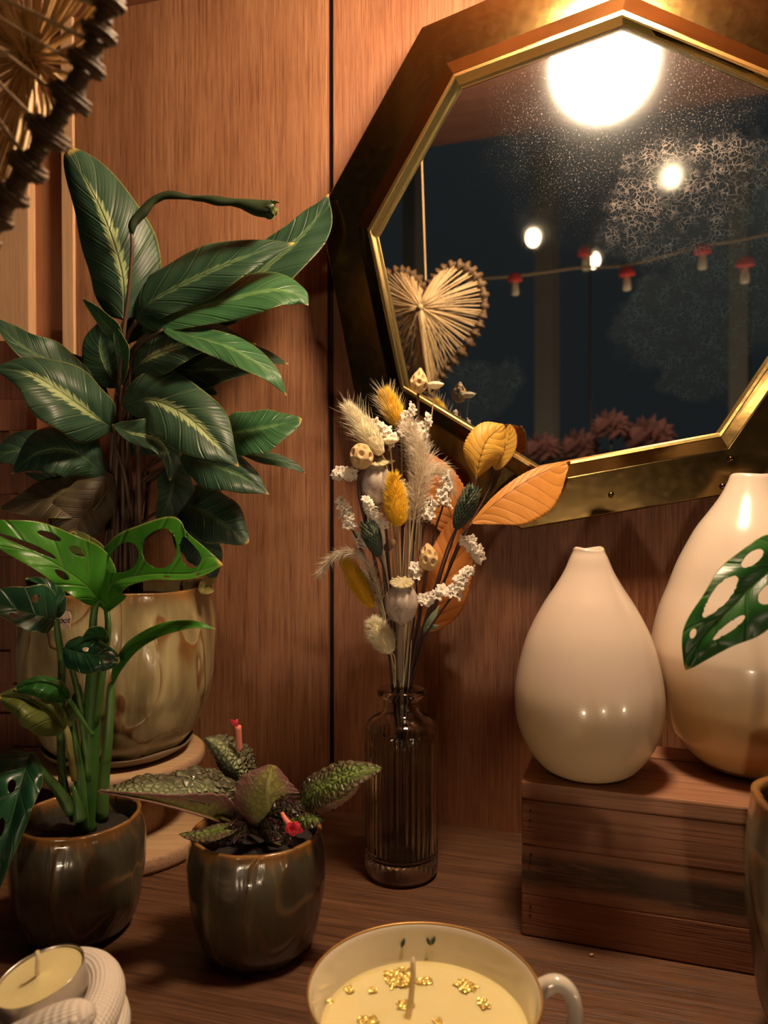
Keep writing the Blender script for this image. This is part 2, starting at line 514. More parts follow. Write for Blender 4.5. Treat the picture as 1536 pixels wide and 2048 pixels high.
g.set(color=g.ramp(n, [(.35, (.27, .21, .17)), (.52, (.52, .43, .36)), (.7, (.70, .61, .52))]), rough=.75, normal=g.bump(n, .2, .001))
M['poppy'] = g.mat
M['crown'] = plain('poppy_crown', (.44, .38, .22), .7, 0, .3, 300)


def beech_mat(name, c0, c1, vein):
    g = G(name)
    u, v = g.uv()
    a = g.m('ABSOLUTE', g.m('SUBTRACT', g.m('MULTIPLY', u, 2), 1))
    n = g.noise(g.coord('Object'), 110, 5, .65)
    col = g.mix(n, c0, c1)
    ph = g.m('ABSOLUTE', g.m('SINE', g.m('MULTIPLY', g.m('SUBTRACT', g.m('MULTIPLY', v, 8.5), g.m('MULTIPLY', a, 1.7)), PI)))
    ln = g.m('SUBTRACT', 1, g.sst(ph, .02, .13))
    mid = g.m('SUBTRACT', 1, g.sst(a, .02, .05))
    col = g.mix(g.m('MULTIPLY', g.m('MAXIMUM', mid, g.m('MULTIPLY', ln, .75)), .75), col, vein)
    g.set(color=col, rough=.5, normal=g.bump(g.m('SUBTRACT', g.m('MULTIPLY', ph, .9), g.m('MULTIPLY', mid, 1)), .5, .0012))
    g.translucent(g.mix(.5, col, (.8, .4, .05)), .25)
    return g.mat


M['beechy'] = beech_mat('yellow_beech', (.62, .33, .035), (.78, .47, .07), (.26, .10, .02))
M['beecho'] = beech_mat('orange_beech', (.58, .22, .035), (.72, .34, .06), (.22, .06, .015))
M['beechd'] = beech_mat('rust_beech', (.56, .19, .04), (.70, .28, .06), (.26, .07, .02))

# candles
g = G('cream_porcelain'); g.set(color=(.74, .68, .56), rough=.13, coat=.5, crough=.04); M['porcelain'] = g.mat
M['goldband'] = plain('gold_band', (.52, .30, .09), .35, .6)
g = G('soy_wax')
n = g.noise(g.coord('Object'), 90, 4, .6)
g.set(color=g.mix(n, (.80, .68, .30), (.86, .77, .41)), rough=.42, sss=.2, sssr=(.01, .008, .004), ssss=.6, normal=g.bump(n, .2, .002)); M['wax'] = g.mat
M['wick'] = plain('cotton_wick', (.74, .60, .38), .8, 0, .3, 900)
g = G('gold_leaf')
vo = g.voro(g.coord('Object'), 700)
g.set(color=(1.0, .80, .28), metal=1, rough=.38, normal=g.bump(vo, .7, .0012)); M['goldleaf'] = g.mat
M['alu'] = plain('thin_aluminium', (.62, .58, .52), .32, 1, .15, 120)
g = G('snake_plaster')
u, v = g.uv()
b1 = g.m('SINE', g.m('MULTIPLY', g.m('ADD', g.m('MULTIPLY', v, 330), g.m('MULTIPLY', u, 30)), PI))
b2 = g.m('SINE', g.m('MULTIPLY', g.m('SUBTRACT', g.m('MULTIPLY', v, 330), g.m('MULTIPLY', u, 30)), PI))
sc_ = g.m('MULTIPLY', b1, b2)
n = g.noise(g.coord('Object'), 200, 3)
g.set(color=g.mix(g.m('ADD', .5, g.m('MULTIPLY', sc_, .5)), (.78, .70, .59), (.84, .77, .66)), rough=.65, normal=g.bump(g.m('ADD', sc_, g.m('MULTIPLY', n, .4)), .4, .0010))
M['snake'] = g.mat
M['snakehead'] = plain('snake_plaster_head', (.78, .70, .59), .65, 0, .4, 350)
M['motif'] = plain('painted_leaf', (.045, .06, .03), .4)

# what the mirror shows
M['night'] = plain('night_pane', (.008, .014, .018), .12)
M['windowframe'] = plain('painted_window_frame', (.10, .092, .08), .6)
M['pinkpetal'] = plain('pink_petal', (.50, .24, .22), .7)
M['mushred'] = plain('red_felt_cap', (.70, .06, .05), .8)
M['mushstalk'] = plain('cream_felt_stalk', (.75, .62, .42), .8)
M['garland'] = plain('jute_string', (.35, .24, .13), .9)
M['tabledark'] = plain('dark_table', (.03, .018, .012), .5)

# ------------------------------------------------------------------ the setting
AW = math.atan(.289)            # the wall turns away to the left
WALL_ROT = -AW
WE = Vector((math.cos(AW), -math.sin(AW), 0)); WN = Vector((-math.sin(AW), -math.cos(AW), 0))
W0 = Vector((0, .65, 0))


def wall_obj(name, bm, mat, parent=None, kind=True):
    o = obj(name, bm, mat, parent, smooth=False, local=True)
    if parent is None:
        o.location = W0; o.rotation_euler = (0, 0, WALL_ROT)
        if kind: o['kind'] = 'structure'
    return o


ZC = .738
wall_back = wall_obj('wall_back', box((-.305, .006, -.02), (.75, .02, ZC + .03)), M['gapdark'])
wall_obj('panel', box((-.305, 0, -.02), (-.0508, .008, ZC), .0010), M['panel'], wall_back)
wall_obj('panel', box((-.0455, 0, -.02), (.75, .008, ZC), .0010), M['panel2'], wall_back)
wall_left = wall_obj('wall_left', box((-.62, .008, -.02), (-.305, .02, ZC + .03)), M['shadow_bar'])  # the band left bare between the boards imitates a cast shadow
wall_obj('board', box((-.3185, -.003, -.02), (-.3055, .010, ZC), .0008), M['strip'], wall_left)
wall_obj('board', box((-.62, -.002, -.02), (-.3575, .010, ZC), .0008), M['strip'], wall_left)
wall_obj('ceiling', box((-.62, -.66, ZC), (.75, .03, ZC + .02)), M['ceilwood'])
wall_obj('trim_1', box((-.62, -.022, ZC - .012), (.75, 0, ZC), .001), M['ceilwood'])

# shelf
sh = tag(obj('shelf', box((-.75, -.62, -.022), (.75, .009, 0), .001), M['shelfwood'], smooth=False, local=True),
         'dark oak shelf board under all the pots, the crate and the candles', 'shelf')
sh.location = W0; sh.rotation_euler = (0, 0, WALL_ROT)

# ------------------------------------------------------------------ the mirror
MY, MP = math.radians(18), math.radians(4)
MK = .572 / .6
MC = Vector((.15177 * MK, .572, HC + .19316 * MK))
MN = Vector((-math.sin(MY) * math.cos(MP), -math.cos(MY) * math.cos(MP), -math.sin(MP)))     # out of the glass
MU = MN.cross(Vector((0, 0, -1))).normalized()
if MU.x < 0: MU = -MU
MV = MU.cross(-MN)
if MV.z < 0: MV = -MV
MROT = Matrix((MU, -MN, MV)).transposed()


def mloc(x, y, w=0.0):
    """where the sight line through (x, y) meets the plane w in front of the glass, in the mirror's own frame"""
    o_ = Vector((0, 0, HC)); d = U(x, y, 1.0) - o_
    t = ((MC + MN * w) - o_).dot(MN) / d.dot(MN)
    p = o_ + d * t - MC
    return Vector((p.dot(MU), -w, p.dot(MV)))


def R_(x, y, Yv):
    """real place of a thing the glass shows at (x, y), at unfolded distance Yv"""
    p = U(x, y, Yv)
    return p - MN * (2 * (p - MC).dot(MN))


WG, WL, WCR, WO = 0.0, .0105, .0070, .0064
roll = math.radians(78.908)


def oct_pt(k, r, w):
    a = roll + k * PI / 4
    return Vector((r * math.cos(a), -w, r * math.sin(a)))


IN_PX = [(1243, 33), (912, 155), (742, 462), (808, 772), (1073, 932), (1437, 865)]
OUT_PX = {1: (844, 55), 2: (640, 424), 3: (720, 846), 4: (1042, 1059)}


def ring_pts(f_in, w):
    """f_in 0 at the inner lip, 1 at the outer edge"""
    pts = []
    for k in range(8):
        a = mloc(*IN_PX[k], w) if k < 6 else oct_pt(k, .172 * MK, w)
        b = mloc(*OUT_PX[k], w) if k in OUT_PX else oct_pt(k, .2237 * MK, w)
        p = a.lerp(b, f_in); p.y = -w
        pts.append(p)
    return pts


def ring_mesh(rings, close=False):
    bm = bmesh.new()
    V = [[bm.verts.new(p) for p in r] for r in rings]
    n = len(V)
    for i in range(n if close else n - 1):
        A, B = V[i], V[(i + 1) % n]
        for k in range(8):
            bm.faces.new((A[k], A[(k + 1) % 8], B[(k + 1) % 8], B[k]))
    bmesh.ops.recalc_face_normals(bm, faces=bm.faces[:])
    return bm


mir = thing('wall_mirror', 'octagonal brass-framed mirror with clouded old glass on the wood wall', 'mirror', MC, MROT.to_euler())
fr = obj('frame', ring_mesh([ring_pts(.07, WL), ring_pts(.28, WCR), ring_pts(.985, WO + .001), ring_pts(1.0, WO), ring_pts(1.0, -.012), ring_pts(.06, -.012)], True),
         M['brass'], mir, smooth=False, local=True)
bv = fr.modifiers.new('bevel', 'BEVEL'); bv.width = .0006; bv.segments = 2; bv.limit_method = 'ANGLE'; bv.angle_limit = .35
tag(fr, 'wide bevelled frame of tarnished brass')
tag(obj('inner_lip', ring_mesh([ring_pts(.075, WL - .001), ring_pts(.068, WL + .0008), ring_pts(.022, WL + .0010), ring_pts(.0, WL - .0006), ring_pts(.0, WL - .002), ring_pts(.035, WL - .0026), ring_pts(.045, -.004), ring_pts(.075, -.004)], True),
        M['brasslip'], mir, smooth=False, local=True), 'thin bright brass lip round the glass')

# glass
g, blob, net, fine, big, X = M_mirror_g
for (x, y, r, kind) in ((1345, 415, 150, 'net'), (1480, 400, 150, 'net'), (1345, 640, 120, 'net'), (1420, 590, 130, 'net'), (1390, 720, 90, 'net'),
                        (965, 790, 90, 'net'), (1500, 600, 120, 'net')):
    c = mloc(x, y); MIRROR_BLOBS.append((c.x, c.z, r * .000385, kind))
nm = None
for (cx, cz, r, k) in MIRROR_BLOBS:
    b_ = blob(cx, cz, r, .35)
    nm = b_ if nm is None else g.m('MAXIMUM', nm, b_)
c = mloc(1245, 180)
hz = blob(c.x, c.z, .14, .65)
netm = g.m('MULTIPLY', nm, net)
spk = g.m('MULTIPLY', hz, g.sst(fine, .53, .66))
dif = g.m('MAXIMUM', g.m('MULTIPLY', netm, .36), g.m('MULTIPLY', spk, .5))
dif = g.m('MAXIMUM', dif, g.m('MULTIPLY', nm, .30))
dif = g.m('MAXIMUM', dif, g.m('MULTIPLY', hz, .12))
dif = g.m('MAXIMUM', dif, .03)
d = g.nt.nodes.new('ShaderNodeBsdfDiffuse')
g.l(g.mix(g.m('MAXIMUM', netm, spk), (.020, .026, .030), g.mix(hz, (.034, .056, .067), (.50, .42, .38))), d.inputs[0])
g.set(color=(.80, .84, .86), metal=1, rough=g.m('ADD', .012, g.m('MULTIPLY', hz, .06)))
mx = g.nt.nodes.new('ShaderNodeMixShader')
g.l(dif, mx.inputs[0]); g.l(g.b.outputs[0], mx.inputs[1]); g.l(d.outputs[0], mx.inputs[2]); g.l(mx.outputs[0], g.out.inputs[0])
M['mirrorglass'] = g.mat
bm = bmesh.new()
bm.faces.new([bm.verts.new(p) for p in ring_pts(.06, 0)])
bmesh.ops.recalc_face_normals(bm, faces=bm.faces[:])
if bm.faces[:][0].normal.y > 0: bmesh.ops.reverse_faces(bm, faces=bm.faces[:])
ext = bmesh.ops.extrude_face_region(bm, geom=bm.faces[:])
bmesh.ops.translate(bm, verts=[v for v in ext['geom'] if isinstance(v, bmesh.types.BMVert)], vec=(0, -.0, 0))
bm.free()
bm = bmesh.new()
A = [bm.verts.new(p) for p in ring_pts(.06, 0)]; B = [bm.verts.new(p) for p in ring_pts(.06, -.004)]
bm.faces.new(A); bm.faces.new(B[::-1])
for k in range(8): bm.faces.new((A[k], B[k], B[(k + 1) % 8], A[(k + 1) % 8]))
bmesh.ops.recalc_face_normals(bm, faces=bm.faces[:])
tag(obj('mirror_glass', bm, M['mirrorglass'], mir, smooth=False, local=True), 'silvered glass with hazy and crackled patches')
for (x, y) in ((1446, 973), (1222, 990), (1462, 918)):
    p = mloc(x, y, WO + .003)
    bm = bmesh.new(); tube(bm, [(0, .004, 0), (0, -.0004, 0), (0, -.0012, 0)], [.0022, .0022, .0012], 10)
    bmesh.ops.translate(bm, verts=bm.verts[:], vec=p)
    obj('rivet', bm, M['brass'], mir, local=True)
bm = bmesh.new(); add_box(bm, (-.02, .012, .15), (.02, .055, .17))
obj('hanger', bm, M['darkmetal'], mir, smooth=False, local=True)

# ------------------------------------------------------------------ lamps


def bulb(loc, r, estr, label, base_to):
    t = thing('ceiling_bulb', label, 'lamp', loc, group=None)
    prof = [(0.0005, -r)] + [(r * math.cos(a), r * math.sin(a)) for a in (-PI / 2 + PI * i / 22 for i in range(1, 17))] + [(r * .33, r * .93), (r * .3, r * 1.12)]
    bm = bmesh.new(); lathe(bm, prof, 40, cap_top=True)
    gm = M['bulb'].copy(); gm.node_tree.nodes['Principled BSDF'].inputs['Emission Strength'].default_value = estr
    obj('globe', bm, gm, t, local=True)
    bm = bmesh.new(); top = max(base_to - loc[2], r * 1.3)
    lathe(bm, [(r * .36, r * .92), (r * .38, r * 1.0), (r * .38, top - .004), (r * .6, top - .003), (r * .6, top)], 28, cap_top=True)
    obj('socket', bm, M['socketbrass'], t, local=True)
    return t


KEY = R_(1207, 126, .705)
kb = bulb(KEY, .043, 150.0, 'glowing globe bulb that burns at the top of the mirror glass', KEY.z + .075)
bm = bmesh.new(); tube(bm, [(0, 0, .074), (0, 0, ZC - KEY.z)], .0025, 8); obj('cord', bm, M['cordfabric'], kb, local=True)

# ------------------------------------------------------------------ crate
CA = math.atan(.328)
crate = thing('wooden_crate', 'upturned reclaimed wood crate with nail holes under the two cream vases', 'crate', (.0852, .473, 0), (0, 0, -CA))


def cpart(name, lo, hi, m, bev=.0012, lab=None):
    o = obj(name, box(lo, hi, bev), m, crate, smooth=False, local=True)
    if lab: o['label'] = lab
    return o


CL, CD = .33, .098
cpart('front_plank', (0, 0, .0005), (CL, .010, .0262), M['cratedark'])
cpart('front_plank', (0, 0.0003, .0262), (CL, .010, .0568), M['weathered'], .0006, 'plank with a rough grey weathered band')
cpart('front_plank', (0, 0, .0569), (CL, .010, .0850), M['cratedark'])
cpart('top_slat', (-.0004, -.0006, .0852), (CL, .043, .0962), M['cratewood'], .0015)
cpart('top_slat', (-.0004, .0438, .0852), (CL, .070, .0959), M['cratewood'])
cpart('top_slat', (-.0004, .0712, .0852), (CL, CD, .0964), M['cratewood'])
cpart('end_panel', (0.0005, .0102, .0005), (.011, CD - .001, .0850), M['cratedark'])
cpart('end_panel', (CL - .011, .0102, .0005), (CL - .0005, CD - .001, .0850), M['cratedark'])
cpart('back_panel', (0.0112, CD - .011, .0005), (CL - .0112, CD - .001, .0850), M['cratedark'])
for z in (.0785, .0725, .0515, .0465, .019, .0135):
    bm = bmesh.new(); tube(bm, [(0, .001, 0), (0, -.0004, 0)], [.0008, .0007], 9)
    bmesh.ops.translate(bm, verts=bm.verts[:], vec=(.0055 + random.uniform(-.0006, .0006), 0, z))
    obj('nail', bm, M['nail'], crate, local=True)
# splinter on the shelf
bm = bmesh.new(); p = U(1183, 1922, .451)
bmesh.ops.create_icosphere(bm, subdivisions=1, radius=.0013, matrix=Matrix.Translation((p.x, p.y, .0009)) @ Matrix.Diagonal((1.2, .8, .7, 1)))
tag(obj('wood_crumb', bm, M['strip'], smooth=False), 'tiny pale wood crumb on the shelf in front of the crate', 'crumb')

# ------------------------------------------------------------------ vases


def px_profile(rows, cx, Y, zbase=None):
    """rows of (half width, y) in the photo for a body of revolution standing at distance Y"""
    return [(hw * ppm(Y), U(cx, y, Y).z) for hw, y in rows]


def solid_profile(rows, n):
    return [tuple(p) for p in spline(rows, n)]


def vase(name, label, cx, Y, rows, mat, ztop, lip):
    base = U(cx, rows[0][1], Y)
    prof = solid_profile(px_profile(rows, cx, Y), 60)
    z0 = prof[0][1]
    prof = [(r, .0964 + (z - z0)) for r, z in prof]
    t = thing(name, label, 'vase', (base.x, Y, .0964))

    def wob(a, i, r, z):
        k = max(0, (i - 48) / 12) ** 2
        return (r * (1 + .03 * k * math.sin(2 * a + .6) + .02 * k * math.sin(3 * a)), z + .0016 * k * lip * math.sin(a * 2 + 1.0))
    bm = bmesh.new()
    rings = lathe(bm, [(r, z) for r, z in prof], 72, (base.x, Y, 0), wob)
    rt, zt = prof[-1]
    inner = [(rt - .0012, zt + .0009), (rt - .003, zt + .0004), (rt - .0042, zt - .002), (rt - .0045, zt - .012), (rt - .001, zt - .03)]
    R2 = [[bm.verts.new((base.x + (r_) * math.cos(2 * PI * k / 72) * (1 + .03 * math.sin(2 * 2 * PI * k / 72 + .6)), Y + r_ * math.sin(2 * PI * k / 72) * (1 + .03 * math.sin(2 * 2 * PI * k / 72 + .6)),
                         z_ + .0016 * lip * math.sin(4 * PI * k / 72 + 1.0))) for k in range(72)] for r_, z_ in inner]
    allr = [rings[-1]] + R2
    for A_, B_ in zip(allr, allr[1:]):
        for k in range(72): bm.faces.new((A_[k], A_[(k + 1) % 72], B_[(k + 1) % 72], B_[k]))
    bm.faces.new(R2[-1])
    obj('body', bm, mat, t)
    return t


vase('bud_vase', 'smaller cream teardrop vase, the shorter of the two on the crate', 1176, .486,
     [(56, 1553), (78, 1545), (98, 1531), (122, 1499), (138, 1463), (145, 1427), (146, 1390), (141, 1354), (133, 1318), (122, 1282), (106, 1246), (86, 1210), (67, 1181), (49, 1150), (38, 1124), (32, 1112), (30, 1105)],
     M['vases'], 0, .5)
vase('tall_vase', 'taller cream and amber teardrop vase behind the holed leaf', 1500, .497,
     [(70, 1541), (92, 1534), (116, 1514), (142, 1486), (160, 1456), (172, 1424), (182, 1390), (189, 1354), (192, 1318), (191, 1298), (183, 1257), (173, 1220), (158, 1181), (142, 1137), (125, 1101), (104, 1062), (80, 1029), (60, 1000), (47, 975), (40, 957)],
     M['vasel'], 0, .25)

# ------------------------------------------------------------------ ribbed glass bottle
BX, BY = U(803, 1750, .5537).x, .5537
bt = thing('glass_bottle', 'clear ribbed glass bottle that holds the dried bouquet', 'bottle', (BX, BY, 0))
k_ = ppm(BY)
out = [(.001, .0006), (.020, .0006), (.0245, .0016), (.0262, .0045), (.0266, .008)]
out += [(.0266, .008 + (.1035 - .008) * i / 12) for i in range(1, 13)]
out += [(.0262, .1065), (.0248, .1095), (.0215, .1128), (.0165, .1153), (.0135, .1172), (.0128, .1195), (.0127, .1250), (.0130, .1268),
        (.0165, .1280), (.0176, .1298), (.0176, .1318), (.0168, .1335), (.0150, .1341)]
inn = [(.0116, .1335), (.0107, .131), (.0104, .122), (.0108, .1185), (.0135, .1150), (.0195, .1118), (.0228, .1085), (.0238, .1045)]
inn += [(.0239, .1045 - (.1045 - .020) * i / 8) for i in range(1, 9)]
inn += [(.0222, .0145), (.017, .0125), (.001, .0135)]


def ribs(a, i, r, z):
    if .010 < z < .1045 and r > .025:
        e = min(1, (z - .010) / .006, (.1045 - z) / .004)
        return (r - .0012 * e * (1 - abs(math.sin(a * 19))), z)
    return (r, z)


bm = bmesh.new(); lathe(bm, out + inn, 240, (BX, BY, 0), ribs, cap_bottom=True, cap_top=True)
bmesh.ops.recalc_face_normals(bm, faces=bm.faces[:])
obj('body', bm, M['glass'], bt)

# ------------------------------------------------------------------ glazed pots


def pot(name, label, c, R, Rmax, Rb, H, mat, seed, t=.0035, rough=.0012, soil=.8):
    th = thing(name, label, 'plant pot', c)
    c = Vector(c)
    rows = [(Rb * .55, 0), (Rb * .9, .0003), (Rb, .002), (Rb + (Rmax - Rb) * .45, H * .12), (Rb + (Rmax - Rb) * .78, H * .30), (Rmax * .985, H * .48), (Rmax, H * .64), (Rmax * .992, H * .80), (R * 1.005, H * .93), (R, H - .0008)]
    prof = spline(rows, 44)
    s = H / .072

    def wob(a, i, r, z):
        e = min(1, z / (.01 * s))
        n = noise.noise(Vector((math.cos(a) * 1.6 + seed, math.sin(a) * 1.6, z / s * 26))) * 1.0
        n += .7 * noise.noise(Vector((math.cos(a) * 3.5, math.sin(a) * 3.5 + seed, z / s * 55 + 4)))
        top = max(0, (z / H - .93) / .07)
        return (r + rough * s * n * e, z + .0011 * s * top * noise.noise(Vector((math.cos(a) * 1.5, math.sin(a) * 1.5, seed))))
    bm = bmesh.new()
    rings = lathe(bm, [tuple(p) for p in prof], 96, c, wob)
    prev = rings[-1]
    top_co = [v.co.copy() - c for v in prev]
    for dr, dz in ((.25, .0007), (.75, .0007), (1.0, -.0006), (1.05, -.004), (1.15, -.25 * H), (1.5, -.42 * H)):
        ring = []
        for k in range(96):
            r0 = top_co[k]; a = math.atan2(r0.y, r0.x); r = r0.xy.length - t * s * .8 * dr
            ring.append(bm.verts.new(c + Vector((r * math.cos(a), r * math.sin(a), r0.z + dz))))
        for k in range(96): bm.faces.new((prev[k], prev[(k + 1) % 96], ring[(k + 1) % 96], ring[k]))
        prev = ring
    bm.faces.new(prev)
    obj('body', bm, mat, th)
    # soil
    bm = bmesh.new(); rs = R - t * s * 1.0
    prev = None; zs = H * soil
    for i in range(9):
        r = rs * (i / 8) + .0003
        ring = [bm.verts.new(c + Vector((r * math.cos(2 * PI * k / 40), r * math.sin(2 * PI * k / 40), zs + .004 * s * (noise.noise(Vector((r * 160 * math.cos(2 * PI * k / 40), r * 160 * math.sin(2 * PI * k / 40), seed))) if i < 8 else 0)))) for k in range(40)]
        if prev:
            for k in range(40): bm.faces.new((prev[k], prev[(k + 1) % 40], ring[(k + 1) % 40], ring[k]))
        else: bm.faces.new(ring)
        prev = ring
    ring = [bm.verts.new(v.co + Vector((0, 0, -.006))) for v in prev]
    for k in range(40): bm.faces.new((prev[k], prev[(k + 1) % 40], ring[(k + 1) % 40], ring[k]))
    bm.faces.new(ring)
    bmesh.ops.recalc_face_normals(bm, faces=bm.faces[:])
    obj('soil', bm, M['soil'], th)
    return th


p = U(515, 1900, .461)
pot('glazed_pot', 'small olive glazed pot in the middle, with the crinkled purple-leaved plant', (p.x, .461, 0), .0388, .0412, .029, .0725, M['potsmall'], 1.3, soil=.86)
p = U(158, 1865, .480)
pot('glazed_pot', 'small olive glazed pot with the holed-leaf climbing plant, behind the tealight', (p.x, .480, 0), .0378, .0408, .029, .0735, M['potsmall'], 5.1, soil=.83)
pot('glazed_pot', 'grey-green glazed pot cut off by the picture edge in front of the crate', (.2295, .370, 0), .0465, .049, .036, .1225, M['potright'], 9.7)

# stand and big pot
SX, SY = U(237, 1500, .61).x, .61
stand = thing('pot_stand', 'two-tier round wooden stand under the big cream glazed pot', 'plant stand', (SX, SY, 0))


def disc(name, r, z0, z1, mat, side, lab=None):
    bm = bmesh.new()
    lathe(bm, [(r - .004, z0), (r - .001, z0 + .0008), (r, z0 + .003), (r, z1 - .0015), (r - .0015, z1)], 80, (SX, SY, 0), cap_top=True, mats=[1, 1, 1, 1])
    o = obj(name, bm, [mat, side], stand, smooth=False)
    for f in o.data.polygons: f.use_smooth = abs(f.normal.z) < .9
    return o


disc('lower_disc', .0765, 0.0002, .0122, M['standwood'], M['standside'])
bm = bmesh.new(); lathe(bm, [(.036, .0122), (.033, .03), (.035, .0605)], 48, (SX, SY, 0), cap_top=True)
obj('column', bm, M['standside'], stand)
disc('upper_disc', .0672, .0605, .0700, M['standwood'], M['standside'])
sau = thing('pot_saucer', 'thin flared brown saucer between the big cream pot and its wooden stand', 'saucer', (SX, SY, .0702))
bm = bmesh.new(); lathe(bm, [(.040, .0702), (.046, .0710), (.0555, .0765), (.0578, .0800), (.0570, .0804), (.0540, .0775), (.045, .0722)], 72, (SX, SY, 0),
                        lambda a, i, r, z: (r * (1 + .006 * math.sin(5 * a)), z + (.0007 * math.sin(7 * a) if i > 2 else 0)), cap_top=True)
obj('dish', bm, M['saucer'], sau)
big = pot('glazed_pot', 'big cream and olive drip-glazed pot on the round wooden stand', (SX + .0005, SY, .0724), .0722, .0752, .047, .1305, M['potbig'], 3.3, t=.0022, rough=.0011, soil=.9)

# paper tag stuck on the big pot, the first letters hidden by a leaf
pa = U(118, 1241, .551)
w_, h_ = 30 * ppm(.551), 17 * ppm(.551)
bm = bmesh.new()
outl = [(82, 1262), (140, 1257.5), (142.5, 1233), (139, 1225), (131, 1222.5), (118, 1226), (84, 1238)]
vs = []
for (x, y) in outl:
    q = U(x, y, .536)
    for _ in range(3):
        q = U(x, y, SY - math.sqrt(.0762 ** 2 - (q.x - SX) ** 2) - .0008)
    vs.append(q)
A = [bm.verts.new(q) for q in vs]; B = [bm.verts.new(q + Vector((0, .0005, 0))) for q in vs]
bm.faces.new(A); bm.faces.new(B[::-1])
for k in range(len(A)): bm.faces.new((A[k], B[k], B[(k + 1) % len(A)], A[(k + 1) % len(A)]))
bmesh.ops.recalc_face_normals(bm, faces=bm.faces[:])
tg = tag(obj('paper_tag', bm, M['paper'], big, smooth=False), 'cream paper tag with black handwriting')


def text_mesh(s, size, shear=.2):
    cu = bpy.data.curves.new('lettering', 'FONT'); cu.body = s; cu.size = size; cu.shear = shear; cu.extrude = size * .01; cu.align_x = 'RIGHT'
    o = bpy.data.objects.new('lettering_source', cu); COL.objects.link(o)
    dg = bpy.context.evaluated_depsgraph_get(); me = bpy.data.meshes.new_from_object(o.evaluated_get(dg))
    bpy.data.objects.remove(o)
    b = bmesh.new(); b.from_mesh(me); bpy.data.meshes.remove(me)
    return b


bm = text_mesh('oot', .0062)
q = U(140, 1246, .5322)
bmesh.ops.transform(bm, matrix=Matrix.Translation(q) @ Euler((PI / 2, -.06, -.17)).to_matrix().to_4x4(), verts=bm.verts[:])
obj('lettering', bm, M['ink'], tg, smooth=False)

# ------------------------------------------------------------------ teacup candle
KX, KY, KZ = U(848, 1975, .327).x, .3275, .0605
cup = thing('teacup_candle', 'cream teacup filled with wax, gold flakes on the wax', 'candle', (KX, KY, 0))
rows = [(.018, .0005), (.0215, .0008), (.0225, .003), (.0215, .005), (.027, .008), (.0385, .020), (.0455, .036), (.0485, .050), (.0502, KZ)]
po = spline(rows, 40)
pi_ = [(.0498, KZ + .0005), (.0494, KZ + .0002)] + [(r - .0016, z) for r, z in spline([(.0502, KZ - .001), (.0485, .050), (.0455, .036), (.037, .022), (.02, .010)], 20)]
bm = bmesh.new(); lathe(bm, po + pi_, 96, (KX, KY, 0), cap_top=True)
obj('bowl', bm, M['porcelain'], cup)
bm = bmesh.new(); lathe(bm, [(.0502, KZ - .0009), (.05035, KZ - .0004), (.0503, KZ + .0004), (.0499, KZ + .0009), (.0494, KZ + .0006), (.0491, KZ - .0005)], 96, (KX, KY, 0), cap_bottom=False)
obj('rim_band', bm, M['goldband'], cup)
hp = spline([(1078, 1980, .335), (1112, 1966, .333), (1140, 1985, .331), (1151, 2035, .330), (1140, 2100, .330), (1105, 2150, .330), (1062, 2160, .331)], 30)
bm = bmesh.new(); tube(bm, [U(*p_) for p_ in hp], [.0044 - .0012 * math.sin(PI * i / 29) for i in range(30)], 14, squash=1.25)
hd = obj('handle', bm, M['porcelain'], cup)
bm = bmesh.new(); tube(bm, [U(x, y - 9, Y + .0006) for x, y, Y in hp[1:22]], .0011, 8)
obj('handle_band', bm, M['goldband'], hd)
WZ = KZ - .0165
bm = bmesh.new()
lathe(bm, [(.0005, WZ), (.012, WZ + .0001), (.030, WZ - .0002), (.041, WZ), (.0447, WZ + .0007), (.0450, WZ - .004), (.030, WZ - .02)], 72, (KX, KY, 0), cap_top=True,
      rad=lambda a, i, r, z: (r, z + (.0005 * noise.noise(Vector((r * 90 * math.cos(a), r * 90 * math.sin(a), 3))) if i < 4 else 0)))
bmesh.ops.recalc_face_normals(bm, faces=bm.faces[:])
obj('wax', bm, M['wax'], cup)


def on_plane(x, y, z):
    a = U(x, y, .2); o_ = Vector((0, 0, HC)); d_ = a - o_
    return o_ + d_ * ((z - HC) / d_.z)


